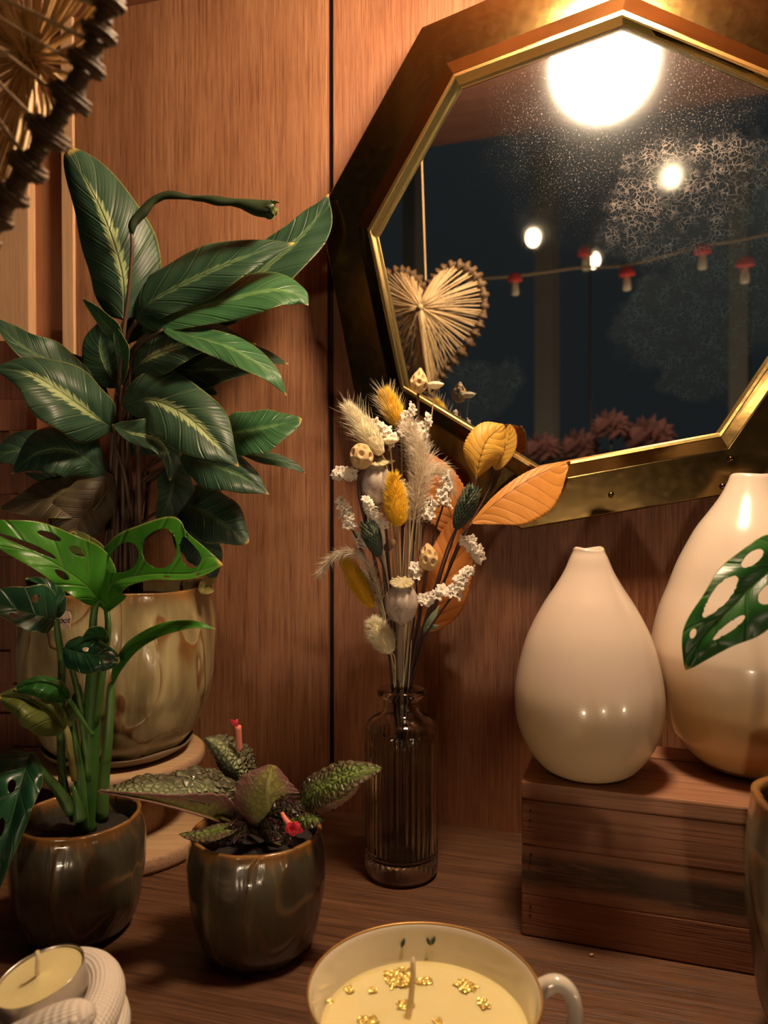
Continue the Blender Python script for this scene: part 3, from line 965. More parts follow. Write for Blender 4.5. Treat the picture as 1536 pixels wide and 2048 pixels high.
w0 = on_plane(815, 2040, WZ - .001); w1 = U(827, 1915, w0.y + .004)
bm = bmesh.new(); tube(bm, [w0, w0.lerp(w1, .35) + Vector((.0006, 0, 0)), w0.lerp(w1, .7) + Vector((.0006, 0, 0)), w0.lerp(w1, .92), w1], [.0016, .0013, .0012, .0011, .0005], 8)
obj('wick', bm, M['wick'], cup)
for (x, y, w, h, rt) in ((798, 1953, 50, 36, .2), (848, 1959, 30, 12, .1), (698, 1976, 18, 14, .4), (746, 1977, 16, 10, .1), (660, 2000, 11, 9, .8), (932, 1968, 34, 24, .6),
                         (968, 2004, 22, 17, .2), (812, 2006, 34, 13, .1), (738, 2038, 34, 18, .5), (878, 2043, 17, 15, .3), (853, 1918, 4, 4, 0)):
    c = on_plane(x, y, WZ + .0012); kx = c.y / F
    bm = bmesh.new()
    nn = max(3, int(w / 5))
    grid = [[None] * (nn + 1) for _ in range(nn + 1)]
    rnd = random.Random(x)
    for i in range(nn + 1):
        for j in range(nn + 1):
            a_, b_ = (i / nn - .5), (j / nn - .5)
            ed = .12 if i in (0, nn) or j in (0, nn) else 0
            a_ += rnd.uniform(-ed, ed); b_ += rnd.uniform(-ed, ed)
            lx, ly = a_ * w * kx, b_ * h * kx * 1.75
            grid[i][j] = bm.verts.new((c.x + lx * math.cos(rt) - ly * math.sin(rt), c.y + lx * math.sin(rt) + ly * math.cos(rt), c.z - .0006 + rnd.uniform(-.0003, .0004)))
    for i in range(nn):
        for j in range(nn):
            if nn > 6 and i > nn * .6 and j > nn * .62 and rnd.random() < .55: continue
            bm.faces.new((grid[i][j], grid[i + 1][j], grid[i + 1][j + 1], grid[i][j + 1]))
    o = obj('gold_flake', bm, M['goldleaf'], cup, smooth=False)
    sm = o.modifiers.new('thick', 'SOLIDIFY'); sm.thickness = .0002
# painted leaves on the inside wall
for (x, y, l, rt) in ((806, 1886, 13, .5), (857, 1884, 12, -.5), (866, 1882, 14, .5)):
    yy = KY + .0478
    c = U(x, y, .3735)
    bm = bmesh.new(); ol = []
    for i in range(12):
        t_ = i / 11; 
        ol.append((t_ - .5, .22 * math.sin(PI * t_)))
    pts = ol + [(a_, -b_) for a_, b_ in ol[::-1][1:-1]]
    vs = []
    for a_, b_ in pts:
        X_, Z_ = b_, a_
        X_, Z_ = X_ * math.cos(rt) + Z_ * math.sin(rt), -X_ * math.sin(rt) + Z_ * math.cos(rt)
        vx, vz = c.x + X_ * l * ppm(.37) * 1.3, c.z + Z_ * l * ppm(.37) * 1.3
        rin = .0466
        dd = rin * rin - (vx - KX) ** 2
        vs.append(bm.verts.new((vx, KY + math.sqrt(max(dd, 0)) - .0002 + (vz - c.z) * .35, vz)))
    bm.faces.new(vs)
    o = obj('painted_leaf', bm, M['motif'], cup, smooth=False)
    sm = o.modifiers.new('thick', 'SOLIDIFY'); sm.thickness = .0003

# ------------------------------------------------------------------ snake holder and tealight
TX, TY, TZ = U(75, 1965, .34).x, .342, .0565
snake = thing('snake_candle_holder', 'white plaster coiled snake that holds the tealight', 'candle holder', (TX, TY, 0))
path, rad = [], []
for i in range(150):
    t_ = i / 149
    a = -PI * .62 + t_ * 2 * PI * 2.75
    rr = .0315 - .005 * t_
    path.append((TX + rr * math.cos(a), TY + rr * math.sin(a), .0105 + .028 * t_ + (.009 * math.cos(a) + .006 * math.sin(a)) * t_))
    rad.append((.0105 * min(1, .3 + t_ * 4)) * (1 - .12 * t_))
# neck and head to the front right
h0 = Vector(path[-1])
neck = [U(-40, 2112, .318), U(30, 2090, .311), U(90, 2062, .307), U(130, 2048, .306), U(165, 2032, .306), U(189, 2021, .307)]
path2 = path[:-10] + [tuple(q) for q in neck]
rad2 = rad[:-10] + [.0085, .0078, .0080, .0084, .0066, .0026]
path2 = spline(path2, 330)
rr_ = spline([(r,) for r in rad2], 330)
bm = bmesh.new()
rings = tube(bm, path2, [r[0] for r in rr_], 22)
uvl = bm.loops.layers.uv.new('UVMap')
pos = {}
for i, rg in enumerate(rings):
    for k, v_ in enumerate(rg): pos[v_] = (k / 22, i / 329)
for f in bm.faces:
    for lp in f.loops:
        uu, vv = pos[lp.vert]
        if uu == 0 and any(pos[l2.vert][0] > .9 for l2 in f.loops): uu = 1.0
        lp[uvl].uv = (uu, vv)
obj('body', bm, M['snake'], snake)
for (x, y, Y) in ((146, 2042, .2990),):
    bm = bmesh.new(); bmesh.ops.create_uvsphere(bm, u_segments=16, v_segments=10, radius=.0017, matrix=Matrix.Translation(U(x, y, Y)))
    obj('eye', bm, M['snakehead'], snake)
bm = bmesh.new(); ptube(bm, [(135, 2058, .3), (160, 2046, .3005), (186, 2028, .3045)], [.0006, .0004], 10, 6)
obj('mouth_line', bm, M['saucer'], snake)
tl = thing('tealight', 'tealight in a thin metal cup, tilted on the white snake', 'candle', (TX, TY, TZ), Matrix.Rotation(math.radians(-16), 3, Vector((-.40, .78, -.48)).normalized()).to_euler())
bm = bmesh.new()
lathe(bm, [(.0185, -.0135), (.0190, -.013), (.0192, 0), (.0194, .0004), (.0191, .0005), (.0189, 0), (.0188, -.003)], 72, cap_top=True,
      rad=lambda a, i, r, z: (r * (1 + .004 * math.sin(3 * a)), z))
obj('metal_cup', bm, M['alu'], tl, local=True)
bm = bmesh.new()
lathe(bm, [(.0006, .0006), (.0025, -.0002), (.006, -.0010), (.014, -.0012), (.0187, -.0009)], 48, cap_top=False, cap_bottom=True)
ring = [v for v in bm.verts if v.co.xy.length > .018]
bmesh.ops.recalc_face_normals(bm, faces=bm.faces[:])
obj('wax', bm, M['wax'], tl, local=True)
bm = bmesh.new(); tube(bm, [(-.001, 0, -.001), (-.0002, 0, .003), (.0012, 0, .0075), (.0021, 0, .0115)], [.0011, .001, .001, .001], 8)
obj('wick', bm, M['wick'], tl, local=True)

# ------------------------------------------------------------------ leaves
PROF = dict(
    cal=lambda v: max(0, math.sin(PI * v ** .86)) ** .78 * (1 - .55 * v ** 7) + 0.0,
    long=lambda v: max(0, math.sin(PI * v ** .9)) ** .9,
    beech=lambda v: max(0, math.sin(PI * v ** .80)) ** .70,
    round=lambda v: max(0, math.sin(PI * v ** .75)) ** .55,
    heart=lambda v: max(0, math.sin(PI * v ** .62)) ** .75,
    base=lambda v: (1 - v ** 2.2) ** .9 * min(1, .35 + v * 4),
)


def leaf(name, parent, mats, mid, wl, wr, dl=0., dr=0., prof='cal', nu=12, nv=44, wave=0., wf=3., pxw=.04, bulge=.0, holes=(), scallop=0., sf=16, seed=0, thick=.0004, lab=None, pleat=0., curl=None, quilt=0.):
    """a blade: mid = (x, y, distance) points along the midrib from the stalk to the tip; wl, wr = half widths to its left and right"""
    rnd = random.Random(seed * 31 + int(mid[0][0]) + int(mid[-1][1]))
    ph = rnd.uniform(0, 6.28)
    P = spline(mid, nv + 1)
    f = PROF[prof]
    bm = bmesh.new(); uvl = bm.loops.layers.uv.new('UVMap')
    V = []; UVd = {}
    wLs = spline([(w,) for w in wl], nv + 1) if isinstance(wl, (list, tuple)) else None
    wRs = spline([(w,) for w in wr], nv + 1) if isinstance(wr, (list, tuple)) else None
    for j in range(nv + 1):
        v = j / nv
        x, y, Y = P[j]
        a, b = P[max(0, j - 1)], P[min(nv, j + 1)]
        tx, ty = b[0] - a[0], b[1] - a[1]
        L = math.hypot(tx, ty) or 1
        nx, ny = ty / L, -tx / L
        row = []
        for i in range(2 * nu + 1):
            u = (i - nu) / nu
            au = abs(u)
            if u < 0: w = (wLs[j][0] if wLs else wl * f(v)); d = dl; sg = 1
            else: w = (wRs[j][0] if wRs else wr * f(v)); d = dr; sg = -1
            w = max(w, .6)
            ww = w * (1 + pxw * math.sin(wf * 2 * PI * v + ph + (1.3 if u > 0 else 0)) * au + scallop * abs(math.sin(sf * PI * v)) * au ** 4)
            rel = f(v) if not (wLs or wRs) else min(1, math.sin(PI * min(max(v, .02), .98)) + .2)
            dep = d * au * rel + wave * math.sin(wf * 2 * PI * v + ph + (2 if u > 0 else 0)) * au ** 2 * rel - bulge * math.sin(PI * min(au, 1)) * rel
            dep += pleat * (abs(math.sin(PI * (v * 8.5 - au * 1.7))) - .5) * rel * min(1, au * 5)
            px, py = x + nx * sg * ww * au, y + ny * sg * ww * au
            if curl: 
                c_ = curl(u, v); px += c_[0]; py += c_[1]; dep += c_[2]
            vert = bm.verts.new(U(px, py, Y + dep)); row.append(vert)
            UVd[vert] = (.5 + .5 * u, v)
        V.append(row)
    kill = []
    for (hu, hv, ru, rv) in holes:
        for row in V:
            for vert in row:
                uu, vv = UVd[vert]
                e = math.hypot((uu - hu) / ru, (vv - hv) / rv)
                if .55 < e < 1.0:
                    # slide onto the rim of the hole
                    k = 1 / e
                    tu, tv = hu + (uu - hu) * k, hv + (vv - hv) * k
                    gi, gj = tu * 2 * nu, tv * nv
                    i0, j0 = min(max(int(gi), 0), 2 * nu - 1), min(max(int(gj), 0), nv - 1)
                    fu, fv = gi - i0, gj - j0
                    pass
                    kill.append((vert, i0, j0, fu, fv, tu, tv))
    co = [[q.co.copy() for q in row] for row in V]
    for vert, i0, j0, fu, fv, tu, tv in kill:
        vert.co = co[j0][i0] * (1 - fu) * (1 - fv) + co[j0][i0 + 1] * fu * (1 - fv) + co[j0 + 1][i0] * (1 - fu) * fv + co[j0 + 1][i0 + 1] * fu * fv
        UVd[vert] = (tu, tv)
    for j in range(nv):
        for i in range(2 * nu):
            cu = (i + .5) / (2 * nu); cv = (j + .5) / nv
            if any(math.hypot((cu - hu) / ru, (cv - hv) / rv) < .80 for hu, hv, ru, rv in holes): continue
            vs = (V[j][i], V[j][i + 1], V[j + 1][i + 1], V[j + 1][i])
            fc = bm.faces.new(vs)
            for lp in fc.loops: lp[uvl].uv = UVd[lp.vert]
    for v_ in [v_ for v_ in bm.verts if not v_.link_faces]: bm.verts.remove(v_)
    bmesh.ops.recalc_face_normals(bm, faces=bm.faces[:])
    bm.normal_update()
    s_ = sum((fc.normal.dot(Vector((0, 0, HC)) - fc.calc_center_median()) * fc.calc_area() for fc in bm.faces), 0)
    if s_ < 0: bmesh.ops.reverse_faces(bm, faces=bm.faces[:])
    o = obj(name, bm, mats, parent)
    sm = o.modifiers.new('thick', 'SOLIDIFY'); sm.thickness = thick; sm.offset = -1
    if len(mats) > 1: sm.material_offset = 1
    if lab: o['label'] = lab
    return o


# ------------------------------------------------------------------ the tall striped plant
cal = thing('prayer_plant', 'tall bushy plant with dark striped leaves in the big cream glazed pot', 'plant', (SX, SY, .188))
S = [M['cal'], M['calunder']]; D = [M['calnf'], M['calunder']]; BR = [M['calbright'], M['calunder']]; UN = [M['calunder'], M['calnf']]
E_ = .61
CALS = [
    # mats, midrib, wl, wr, dl, dr, extra
    (S, [(247, 640, .60), (243, 545, .595), (204, 425, .592), (134, 296, .595)], 54, 70, .010, .016, dict(prof='round', wave=.002, bulge=.003, pxw=.03)),
    (D, [(276, 642, .60), (300, 605, .59), (400, 552, .575), (500, 510, .57), (590, 486, .575)], 44, 40, .020, -.008, dict(wave=.005, bulge=.004)),
    (D, [(330, 650, .62), (430, 612, .618), (560, 510, .614), (630, 440, .612), (657, 388, .612)], 36, 46, .008, -.008, dict(wave=.003)),
    (BR, [(272, 640, .60), (330, 632, .59), (430, 606, .575), (540, 580, .57), (596, 590, .572), (617, 611, .574)], 32, 34, .022, -.014, dict(wave=.004, bulge=.003)),
    (BR, [(243, 700, .60), (228, 668, .592), (200, 635, .588), (164, 596, .59)], 12, 15, .0, -.006, dict(prof='long')),
    (BR, [(244, 770, .60), (243, 720, .592), (236, 680, .588), (222, 645, .59)], 9, 14, .0, -.006, dict(prof='long')),
    (D, [(236, 775, .612), (212, 735, .612), (200, 690, .612), (212, 628, .612)], 36, 34, .004, .004, {}),
    (S, [(268, 722, .60), (320, 690, .585), (420, 676, .57), (512, 688, .572)], 32, 26, .022, -.004, dict(wave=.004)),
    (S, [(262, 745, .60), (300, 715, .58), (370, 690, .56), (420, 700, .55)], 40, 34, .02, -.012, dict(wave=.003, bulge=.003)),
    (BR, [(325, 660, .575), (400, 676, .56), (470, 700, .548), (540, 745, .545), (574, 792, .548)], 22, 24, .014, -.012, dict(wave=.006, wf=2)),
    (D, [(300, 735, .61), (420, 720, .605), (510, 712, .60), (577, 728, .60)], 22, 16, .012, -.008, dict(wave=.003)),
    (D, [(250, 770, .605), (330, 748, .60), (420, 740, .595), (512, 742, .595)], 34, 34, .01, -.01, dict(wave=.004)),
    (S, [(228, 858, .60), (190, 833, .575), (130, 790, .553), (60, 748, .545), (-14, 735, .55)], 58, 50, -.018, .016, dict(bulge=.005, wave=.003)),
    (D, [(190, 770, .61), (120, 735, .598), (40, 690, .59), (-20, 630, .59)], 18, 34, -.01, .008, dict(wave=.004)),
    (UN, [(205, 810, .62), (140, 745, .612), (80, 705, .608), (36, 694, .606)], 26, 24, .0, .0, dict(wave=.006)),
    (UN, [(215, 790, .63), (185, 740, .63), (140, 716, .63), (112, 712, .63)], 15, 10, .0, .0, {}),
    (D, [(215, 952, .60), (150, 905, .58), (80, 905, .568), (22, 948, .57)], 44, 40, -.008, .016, dict(bulge=.004)),
    (D, [(205, 950, .61), (140, 960, .6), (90, 958, .596), (45, 945, .596)], 10, 14, 0, 0, {}),
    (D, [(200, 940, .63), (120, 905, .625), (40, 900, .62), (-30, 920, .62)], 34, 36, 0, 0, {}),
    (UN, [(222, 948, .60), (160, 985, .585), (80, 1000, .575), (-6, 1018, .575)], 38, 34, -.008, .01, dict(wave=.004)),
    (UN, [(224, 952, .60), (180, 1010, .582), (150, 1060, .575), (142, 1118, .575)], 44, 52, .006, -.002, dict(bulge=.003)),
    (S, [(246, 812, .59), (300, 800, .565), (370, 830, .538), (430, 885, .525), (478, 934, .525)], 56, 58, .012, -.010, dict(bulge=.005, wave=.003)),
    (S, [(226, 850, .575), (262, 866, .555), (312, 880, .545), (338, 915, .54), (340, 962, .542)], 30, 18, .006, -.01, dict(wave=.005, prof='long', wf=2)),
    (BR, [(440, 870, .59), (480, 862, .575), (540, 852, .568), (604, 838, .568)], 32, 44, .014, -.014, dict(bulge=.003, prof='beech')),
    (D, [(420, 880, .61), (470, 850, .60), (510, 832, .6), (537, 818, .6)], 9, 12, 0, 0, {}),
    (D, [(470, 902, .60), (520, 912, .592), (575, 925, .588), (612, 946, .588)], 9, 11, .004, -.004, dict(prof='long')),
    (D, [(360, 915, .59), (410, 925, .57), (480, 950, .56), (538, 989, .558)], 34, 40, .012, -.012, dict(bulge=.004)),
    (D, [(350, 925, .60), (345, 960, .59), (338, 1000, .585), (314, 1050, .585)], 36, 24, .006, 0, dict(prof='beech')),
    (D, [(350, 1000, .605), (400, 1020, .59), (450, 1050, .58), (497, 1086, .578)], 46, 44, .012, -.01, dict(bulge=.003, prof='beech')),
    (D, [(345, 1040, .60), (385, 1070, .59), (415, 1110, .585), (430, 1160, .585)], 30, 36, 0, 0, dict(prof='beech')),
    (D, [(260, 800, .60), (300, 770, .6), (370, 765, .595), (440, 790, .595)], 26, 30, 0, 0, {}),
    (D, [(225, 900, .615), (270, 870, .61), (330, 860, .61), (400, 880, .61)], 34, 40, 0, 0, {}),
    (D, [(240, 690, .62), (270, 655, .615), (310, 640, .61), (380, 640, .61)], 18, 24, 0, 0, {}),
]
for i, (mt, mid, wl, wr, dl, dr, ex) in enumerate(CALS):
    ex = {'pxw': .07, 'wf': 2.5, **ex}
    lf = leaf('leaf', cal, mt, mid, wl * 1.2, wr * 1.2, dl * 1.1, dr * 1.1, seed=i, **ex)
    # its stalk, down to the soil
    bx, by, bY = mid[0]
    r_ = random.Random(i)
    sx = 243 + r_.uniform(-42, 42); jx = bx + (sx - bx) * .35 + r_.uniform(-5, 5)
    jx = 238 + (bx - 238) * .35
    by2 = by + (1190 - by) * .35 if by < 1000 else by + 60
    bm = bmesh.new(); ptube(bm, [(bx, by, bY), (jx, min(by + 50, 1120), bY * .4 + .6 * E_), (sx * .4 + jx * .6, by2 if by2 > by + 60 else by + 90, E_ + r_.uniform(-.012, .012)), (sx, 1192, E_ + r_.uniform(-.02, .02))], [.0011, .0021], 20, 7)
    obj('stalk', bm, M['petiole'], lf)
wl_ = leaf('leaf', cal, [M['stemyellow'], M['calunder']], [(424, 1150, .60), (414, 1168, .588), (408, 1178, .584), (428, 1182, .582)], 12, 13, .004, -.004, prof='round', nu=8, nv=24, wave=.002, seed=77)
wl_['label'] = 'shrivelled yellow-brown leaf end lying over the pot rim'
# the rolled new leaf
bm = bmesh.new()
ptube(bm, [(240, 760, .595), (248, 660, .588), (258, 580, .58), (264, 500, .572), (263, 462, .57)], [.0017, .0013], 24, 8)
rl = obj('rolled_leaf', bm, M['petiole'], cal); rl['label'] = 'new leaf still rolled into a tube, bent over to one side'
bm = bmesh.new()
rp = spline([(263, 468, .570), (266, 448, .569), (285, 425, .568), (306, 402, .567), (342, 389, .566), (385, 396, .565), (430, 400, .564), (470, 406, .563), (510, 414, .562), (548, 420, .561)], 60)
rw = spline([(3.5,), (9,), (9,), (8,), (7,), (5.5,), (8,), (9,), (14,), (20,)], 60)
pts = [U(*q) for q in rp]
rgs = tube(bm, pts, [w[0] * ppm(.565) for w in rw], 20, cap=False)
for i, rg in enumerate(rgs):
    for k, v_ in enumerate(rg):
        v_.co.z += .0009 * math.sin(i * .5 + k * .2) * (1 if k % 20 > 10 else .3)
        if i > 56: v_.co += Vector((random.uniform(-.0025, .0025), 0, random.uniform(-.001, .001)))
for f_ in bm.faces:
    pass
b = obj('blade', bm, [M['rolldark'], M['calbright']], rl); sm = b.modifiers.new('thick', 'SOLIDIFY'); sm.thickness = .0004; sm.offset = -1; sm.material_offset = 1

# ------------------------------------------------------------------ holed climber in the left pot
mo = thing('swiss_cheese_vine', 'leggy plant with bright holed leaves in the small olive pot behind the tealight', 'plant', (U(158, 1865, .48).x, .48, .06))
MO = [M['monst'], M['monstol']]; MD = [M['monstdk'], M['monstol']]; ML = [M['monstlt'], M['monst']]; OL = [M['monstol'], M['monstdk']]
HV = dict(nu=26, nv=90, thick=.00045)
leaf('leaf', mo, [M['monstlt'], M['monstol']], [(200, 1206, .47), (168, 1168, .455), (100, 1122, .44), (10, 1080, .43), (-60, 1050, .43)], 34, 76, -.008, .010, prof='heart', wave=.003, holes=[(.575, .66, .045, .19), (.80, .40, .055, .05), (.84, .56, .05, .06), (.34, .40, .10, .05)], **HV)
leaf('leaf', mo, OL, [(200, 1198, .49), (186, 1150, .485), (168, 1105, .482), (140, 1064, .482)], 56, 44, .0, .004, prof='round', holes=[(.80, .48, .09, .12), (.25, .45, .10, .13), (.78, .26, .07, .07)], **HV)
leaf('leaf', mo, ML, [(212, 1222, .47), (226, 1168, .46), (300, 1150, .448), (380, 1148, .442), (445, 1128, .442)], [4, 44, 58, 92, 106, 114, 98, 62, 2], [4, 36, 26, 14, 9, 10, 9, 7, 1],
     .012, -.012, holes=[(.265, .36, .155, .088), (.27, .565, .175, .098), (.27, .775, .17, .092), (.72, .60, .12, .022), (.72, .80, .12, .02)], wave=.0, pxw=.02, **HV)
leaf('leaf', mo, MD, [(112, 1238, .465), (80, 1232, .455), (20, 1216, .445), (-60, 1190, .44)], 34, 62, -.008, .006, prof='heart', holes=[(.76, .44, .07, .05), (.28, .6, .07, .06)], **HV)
leaf('leaf', mo, MD, [(98, 1236, .470), (112, 1208, .467), (96, 1178, .465), (50, 1158, .465)], 32, 22, .006, .004, prof='round', **HV)
leaf('leaf', mo, MD, [(128, 1296, .465), (160, 1306, .452), (200, 1312, .446), (240, 1322, .448)], 34, 40, .012, -.004, prof='round', bulge=.003, holes=[(.36, .42, .07, .07)], **HV)
leaf('leaf', mo, [M['monst'], M['monstol']], [(212, 1288, .468), (200, 1272, .46), (186, 1268, .458), (164, 1284, .458)], 14, 16, .004, -.004, prof='round', nu=12, nv=40)
leaf('leaf', mo, ML, [(224, 1372, .468), (232, 1335, .46), (262, 1290, .452), (320, 1256, .446), (385, 1246, .444), (432, 1258, .445)], 9, 17, .006, -.008, prof='long', wave=.002, nu=14, nv=60, holes=[])
leaf('leaf', mo, OL, [(130, 1460, .465), (96, 1425, .45), (50, 1398, .442), (-2, 1392, .445)], 52, 28, -.012, .010, prof='round', bulge=.006, holes=[(.70, .62, .10, .13)], **HV)
leaf('leaf', mo, OL, [(132, 1458, .468), (142, 1430, .470), (154, 1405, .472), (160, 1368, .475)], 18, 14, .002, .002, prof='beech', nu=12, nv=40)
leaf('leaf', mo, MO, [(138, 1395, .462), (110, 1372, .45), (72, 1366, .443), (28, 1378, .443)], 34, 16, -.004, .008, prof='round', bulge=.004, holes=[(.72, .36, .08, .09)], nu=20, nv=70)
leaf('leaf', mo, MD, [(62, 1506, .462), (44, 1560, .44), (18, 1660, .425), (-18, 1810, .42)], 40, 70, -.006, .002, prof='heart', bulge=.004, wave=.003, holes=[(.62, .40, .06, .05), (.66, .66, .06, .05)], **HV)


def stalk(parent, pix, radii, mat, name='stalk', n=22, ns=9):
    bm = bmesh.new(); ptube(bm, pix, radii, n, ns); return obj(name, bm, mat, parent)


stalk(mo, [(172, 1665, .484), (178, 1560, .482), (184, 1440, .479), (190, 1340, .474), (192, 1300, .470)], [.0066, .0046], M['stemgreen'], 'stem')
stalk(mo, [(168, 1665, .480), (160, 1560, .476), (150, 1490, .474), (146, 1440, .474)], [.0045, .002], M['sheath'])
stalk(mo, [(190, 1330, .472), (186, 1260, .468), (190, 1215, .468), (200, 1200, .470)], [.0028, .0018], M['petiolegreen'])
stalk(mo, [(194, 1440, .476), (206, 1340, .470), (216, 1260, .466), (213, 1218, .470)], [.0024, .0017], M['petiolegreen'])
stalk(mo, [(204, 1640, .474), (208, 1560, .470), (217, 1470, .466), (222, 1380, .467), (225, 1368, .468)], [.0040, .0017], M['petiolegreen'])
stalk(mo, [(150, 1560, .472), (142, 1510, .468), (136, 1470, .466), (128, 1452, .466)], [.0022, .0020], M['stemyellow'])
stalk(mo, [(150, 1640, .482), (126, 1560, .482), (122, 1440, .478), (124, 1330, .472), (116, 1270, .468), (112, 1236, .466)], [.0030, .0018], M['petiolegreen'])
stalk(mo, [(146, 1625, .470), (116, 1580, .468), (86, 1545, .466), (60, 1506, .462)], [.0042, .0016], M['petiolegreen'])
stalk(mo, [(160, 1640, .462), (156, 1610, .462), (146, 1572, .464)], [.0042, .0012], M['sheath'], n=10)
stalk(mo, [(178, 1560, .478), (162, 1420, .474), (142, 1330, .470), (128, 1298, .467)], [.0022, .0015], M['petiolegreen'])
stalk(mo, [(186, 1470, .476), (152, 1420, .470), (138, 1398, .464)], [.0016, .0014], M['petiolegreen'])

# ------------------------------------------------------------------ the crinkled plant in the middle pot
ep = thing('flame_violet', 'low plant with crinkled purple and silvery leaves and a red flower', 'plant', (U(515, 1900, .461).x, .461, .062))
TOP = [M['epi'], M['epiunder']]; TG = [M['epig'], M['epiunder']]; UND = [M['epiunder'], M['epi']]; DK = [M['epidark'], M['epiunder']]
EK = dict(nu=12, nv=48, scallop=.10, sf=12, thick=.0007)
leaf('leaf', ep, TOP, [(470, 1656, .465), (425, 1608, .445), (330, 1592, .432), (260, 1586, .428), (196, 1582, .430)], [2, 3, 3, 3, 3, 2, 1], [10, 54, 62, 44, 36, 18, 2], -.003, .016, **EK)
leaf('leaf', ep, UND, [(472, 1656, .464), (420, 1632, .444), (330, 1606, .430), (260, 1592, .426), (198, 1583, .429)], [3, 5, 5, 4, 3, 2, 1], [10, 46, 34, 16, 8, 4, 1], -.003, -.002, **EK)
leaf('leaf', ep, TOP, [(488, 1580, .475), (470, 1540, .468), (445, 1505, .466), (410, 1476, .468)], 24, 46, .004, .018, prof='beech', **EK)
leaf('leaf', ep, UND, [(545, 1668, .462), (540, 1630, .452), (536, 1580, .448), (545, 1530, .452)], [10, 40, 62, 70, 64, 44, 8], [10, 38, 54, 60, 56, 40, 8], .006, .012, **EK)
leaf('leaf', ep, TG, [(596, 1612, .462), (640, 1578, .448), (700, 1548, .440), (764, 1536, .442)], 32, 34, .012, -.008, prof='beech', **EK)
leaf('leaf', ep, [M['epiunder'], M['epig']], [(590, 1625, .466), (640, 1600, .455), (690, 1578, .450), (720, 1568, .450)], 12, 26, .004, .004, prof='beech', **EK)
leaf('leaf', ep, TG, [(478, 1650, .445), (440, 1656, .432), (400, 1666, .424), (358, 1668, .424)], 20, 9, -.008, .004, prof='beech', **EK)
leaf('leaf', ep, TG, [(560, 1655, .462), (600, 1640, .452), (630, 1636, .446), (648, 1640, .444)], 14, 20, .006, -.004, prof='beech', **EK)
leaf('leaf', ep, DK, [(520, 1660, .46), (540, 1630, .45), (570, 1618, .445), (610, 1622, .443)], 24, 26, .006, -.004, prof='round', **EK)
leaf('leaf', ep, DK, [(515, 1660, .455), (540, 1660, .442), (560, 1668, .436), (580, 1690, .434)], 24, 20, .004, -.004, prof='round', **EK)
leaf('leaf', ep, DK, [(500, 1655, .455), (480, 1665, .442), (455, 1678, .436), (430, 1684, .434)], 16, 22, .0, -.004, prof='round', **EK)
leaf('leaf', ep, DK, [(520, 1660, .475), (500, 1630, .475), (490, 1605, .475), (480, 1590, .475)], 28, 28, 0, 0, prof='round', **EK)
stalk(ep, [(560, 1690, .461), (520, 1668, .458), (480, 1654, .462), (440, 1634, .450)], [.0022, .0014], M['stemyellow'], n=14)
stalk(ep, [(540, 1690, .461), (508, 1630, .468), (490, 1590, .474), (484, 1572, .474)], [.0018, .0012], M['stemyellow'], n=14)
stalk(ep, [(545, 1695, .461), (575, 1650, .462), (600, 1610, .462)], [.0018, .0012], M['stemyellow'], n=14)
bm = bmesh.new(); ptube(bm, [(564, 1626, .441), (572, 1640, .437), (582, 1652, .434)], [.0011, .0019], 10, 10)
tb = obj('flower_tube', bm, M['pinktube'], ep)
for k in range(5):
    a = k * 2 * PI / 5 + .3
    leaf('petal', tb, [M['redflower']], [(584, 1655, .433), (586 + 9 * math.cos(a), 1657 + 7 * math.sin(a), .431), (588 + 19 * math.cos(a), 1658 + 15 * math.sin(a), .4325)], 9, 9, 0, 0, prof='round', nu=5, nv=10, wave=.001, seed=k)
bm = bmesh.new(); ptube(bm, [(480, 1500, .474), (478, 1478, .473), (476, 1452, .472)], [.0016, .0020], 10, 10)
bd = obj('flower_bud', bm, M['pinktube'], ep)
for k in range(3):
    a = k * 2 * PI / 3 - .6
    leaf('petal', bd, [M['redflower']], [(474, 1454, .472), (470 + 3 * math.cos(a), 1447 + 3 * math.sin(a), .471), (468 + 8 * math.cos(a), 1442 + 7 * math.sin(a), .472)], 4, 4, 0, 0, prof='round', nu=4, nv=8, seed=k)

# ------------------------------------------------------------------ holed leaf on the right
mr = thing('swiss_cheese_vine', 'holed leaf of the plant in the cut-off grey-green pot, in front of the taller vase', 'plant', (.2295, .370, .10))
leaf('leaf', mr, MO, [(1600, 1100, .385), (1540, 1140, .38), (1470, 1205, .376), (1405, 1272, .376), (1371, 1340, .378)], 88, 70, -.008, .006, prof='heart', bulge=.003, wave=.002,
     holes=[(.74, .535, .14, .135), (.30, .62, .06, .11), (.735, .77, .085, .028), (.30, .34, .10, .07), (.80, .28, .09, .07)], nu=34, nv=110, thick=.00045)
stalk(mr, [(1690, 1790, .37), (1680, 1600, .37), (1660, 1350, .375), (1635, 1150, .38), (1600, 1100, .385)], [.0035, .0016], M['petiolegreen'])
leaf('leaf', mr, MO, [(1660, 1350, .375), (1720, 1300, .37), (1800, 1280, .37), (1880, 1310, .37)], 60, 60, 0, 0, prof='heart', nu=16, nv=40)

# ------------------------------------------------------------------ the dried bouquet
NX, NY = 803, .5537


def stem_path(pts, u, w, deep=1690):
    return list(pts) + [(NX + 21 * u, 1368, NY + .0065 * w), (NX + 16 * u, 1400, NY + .005 * w), (NX - 8 * u, deep - 80, NY - .004 * w), (NX - 22 * u, deep, NY - .009 * w)]


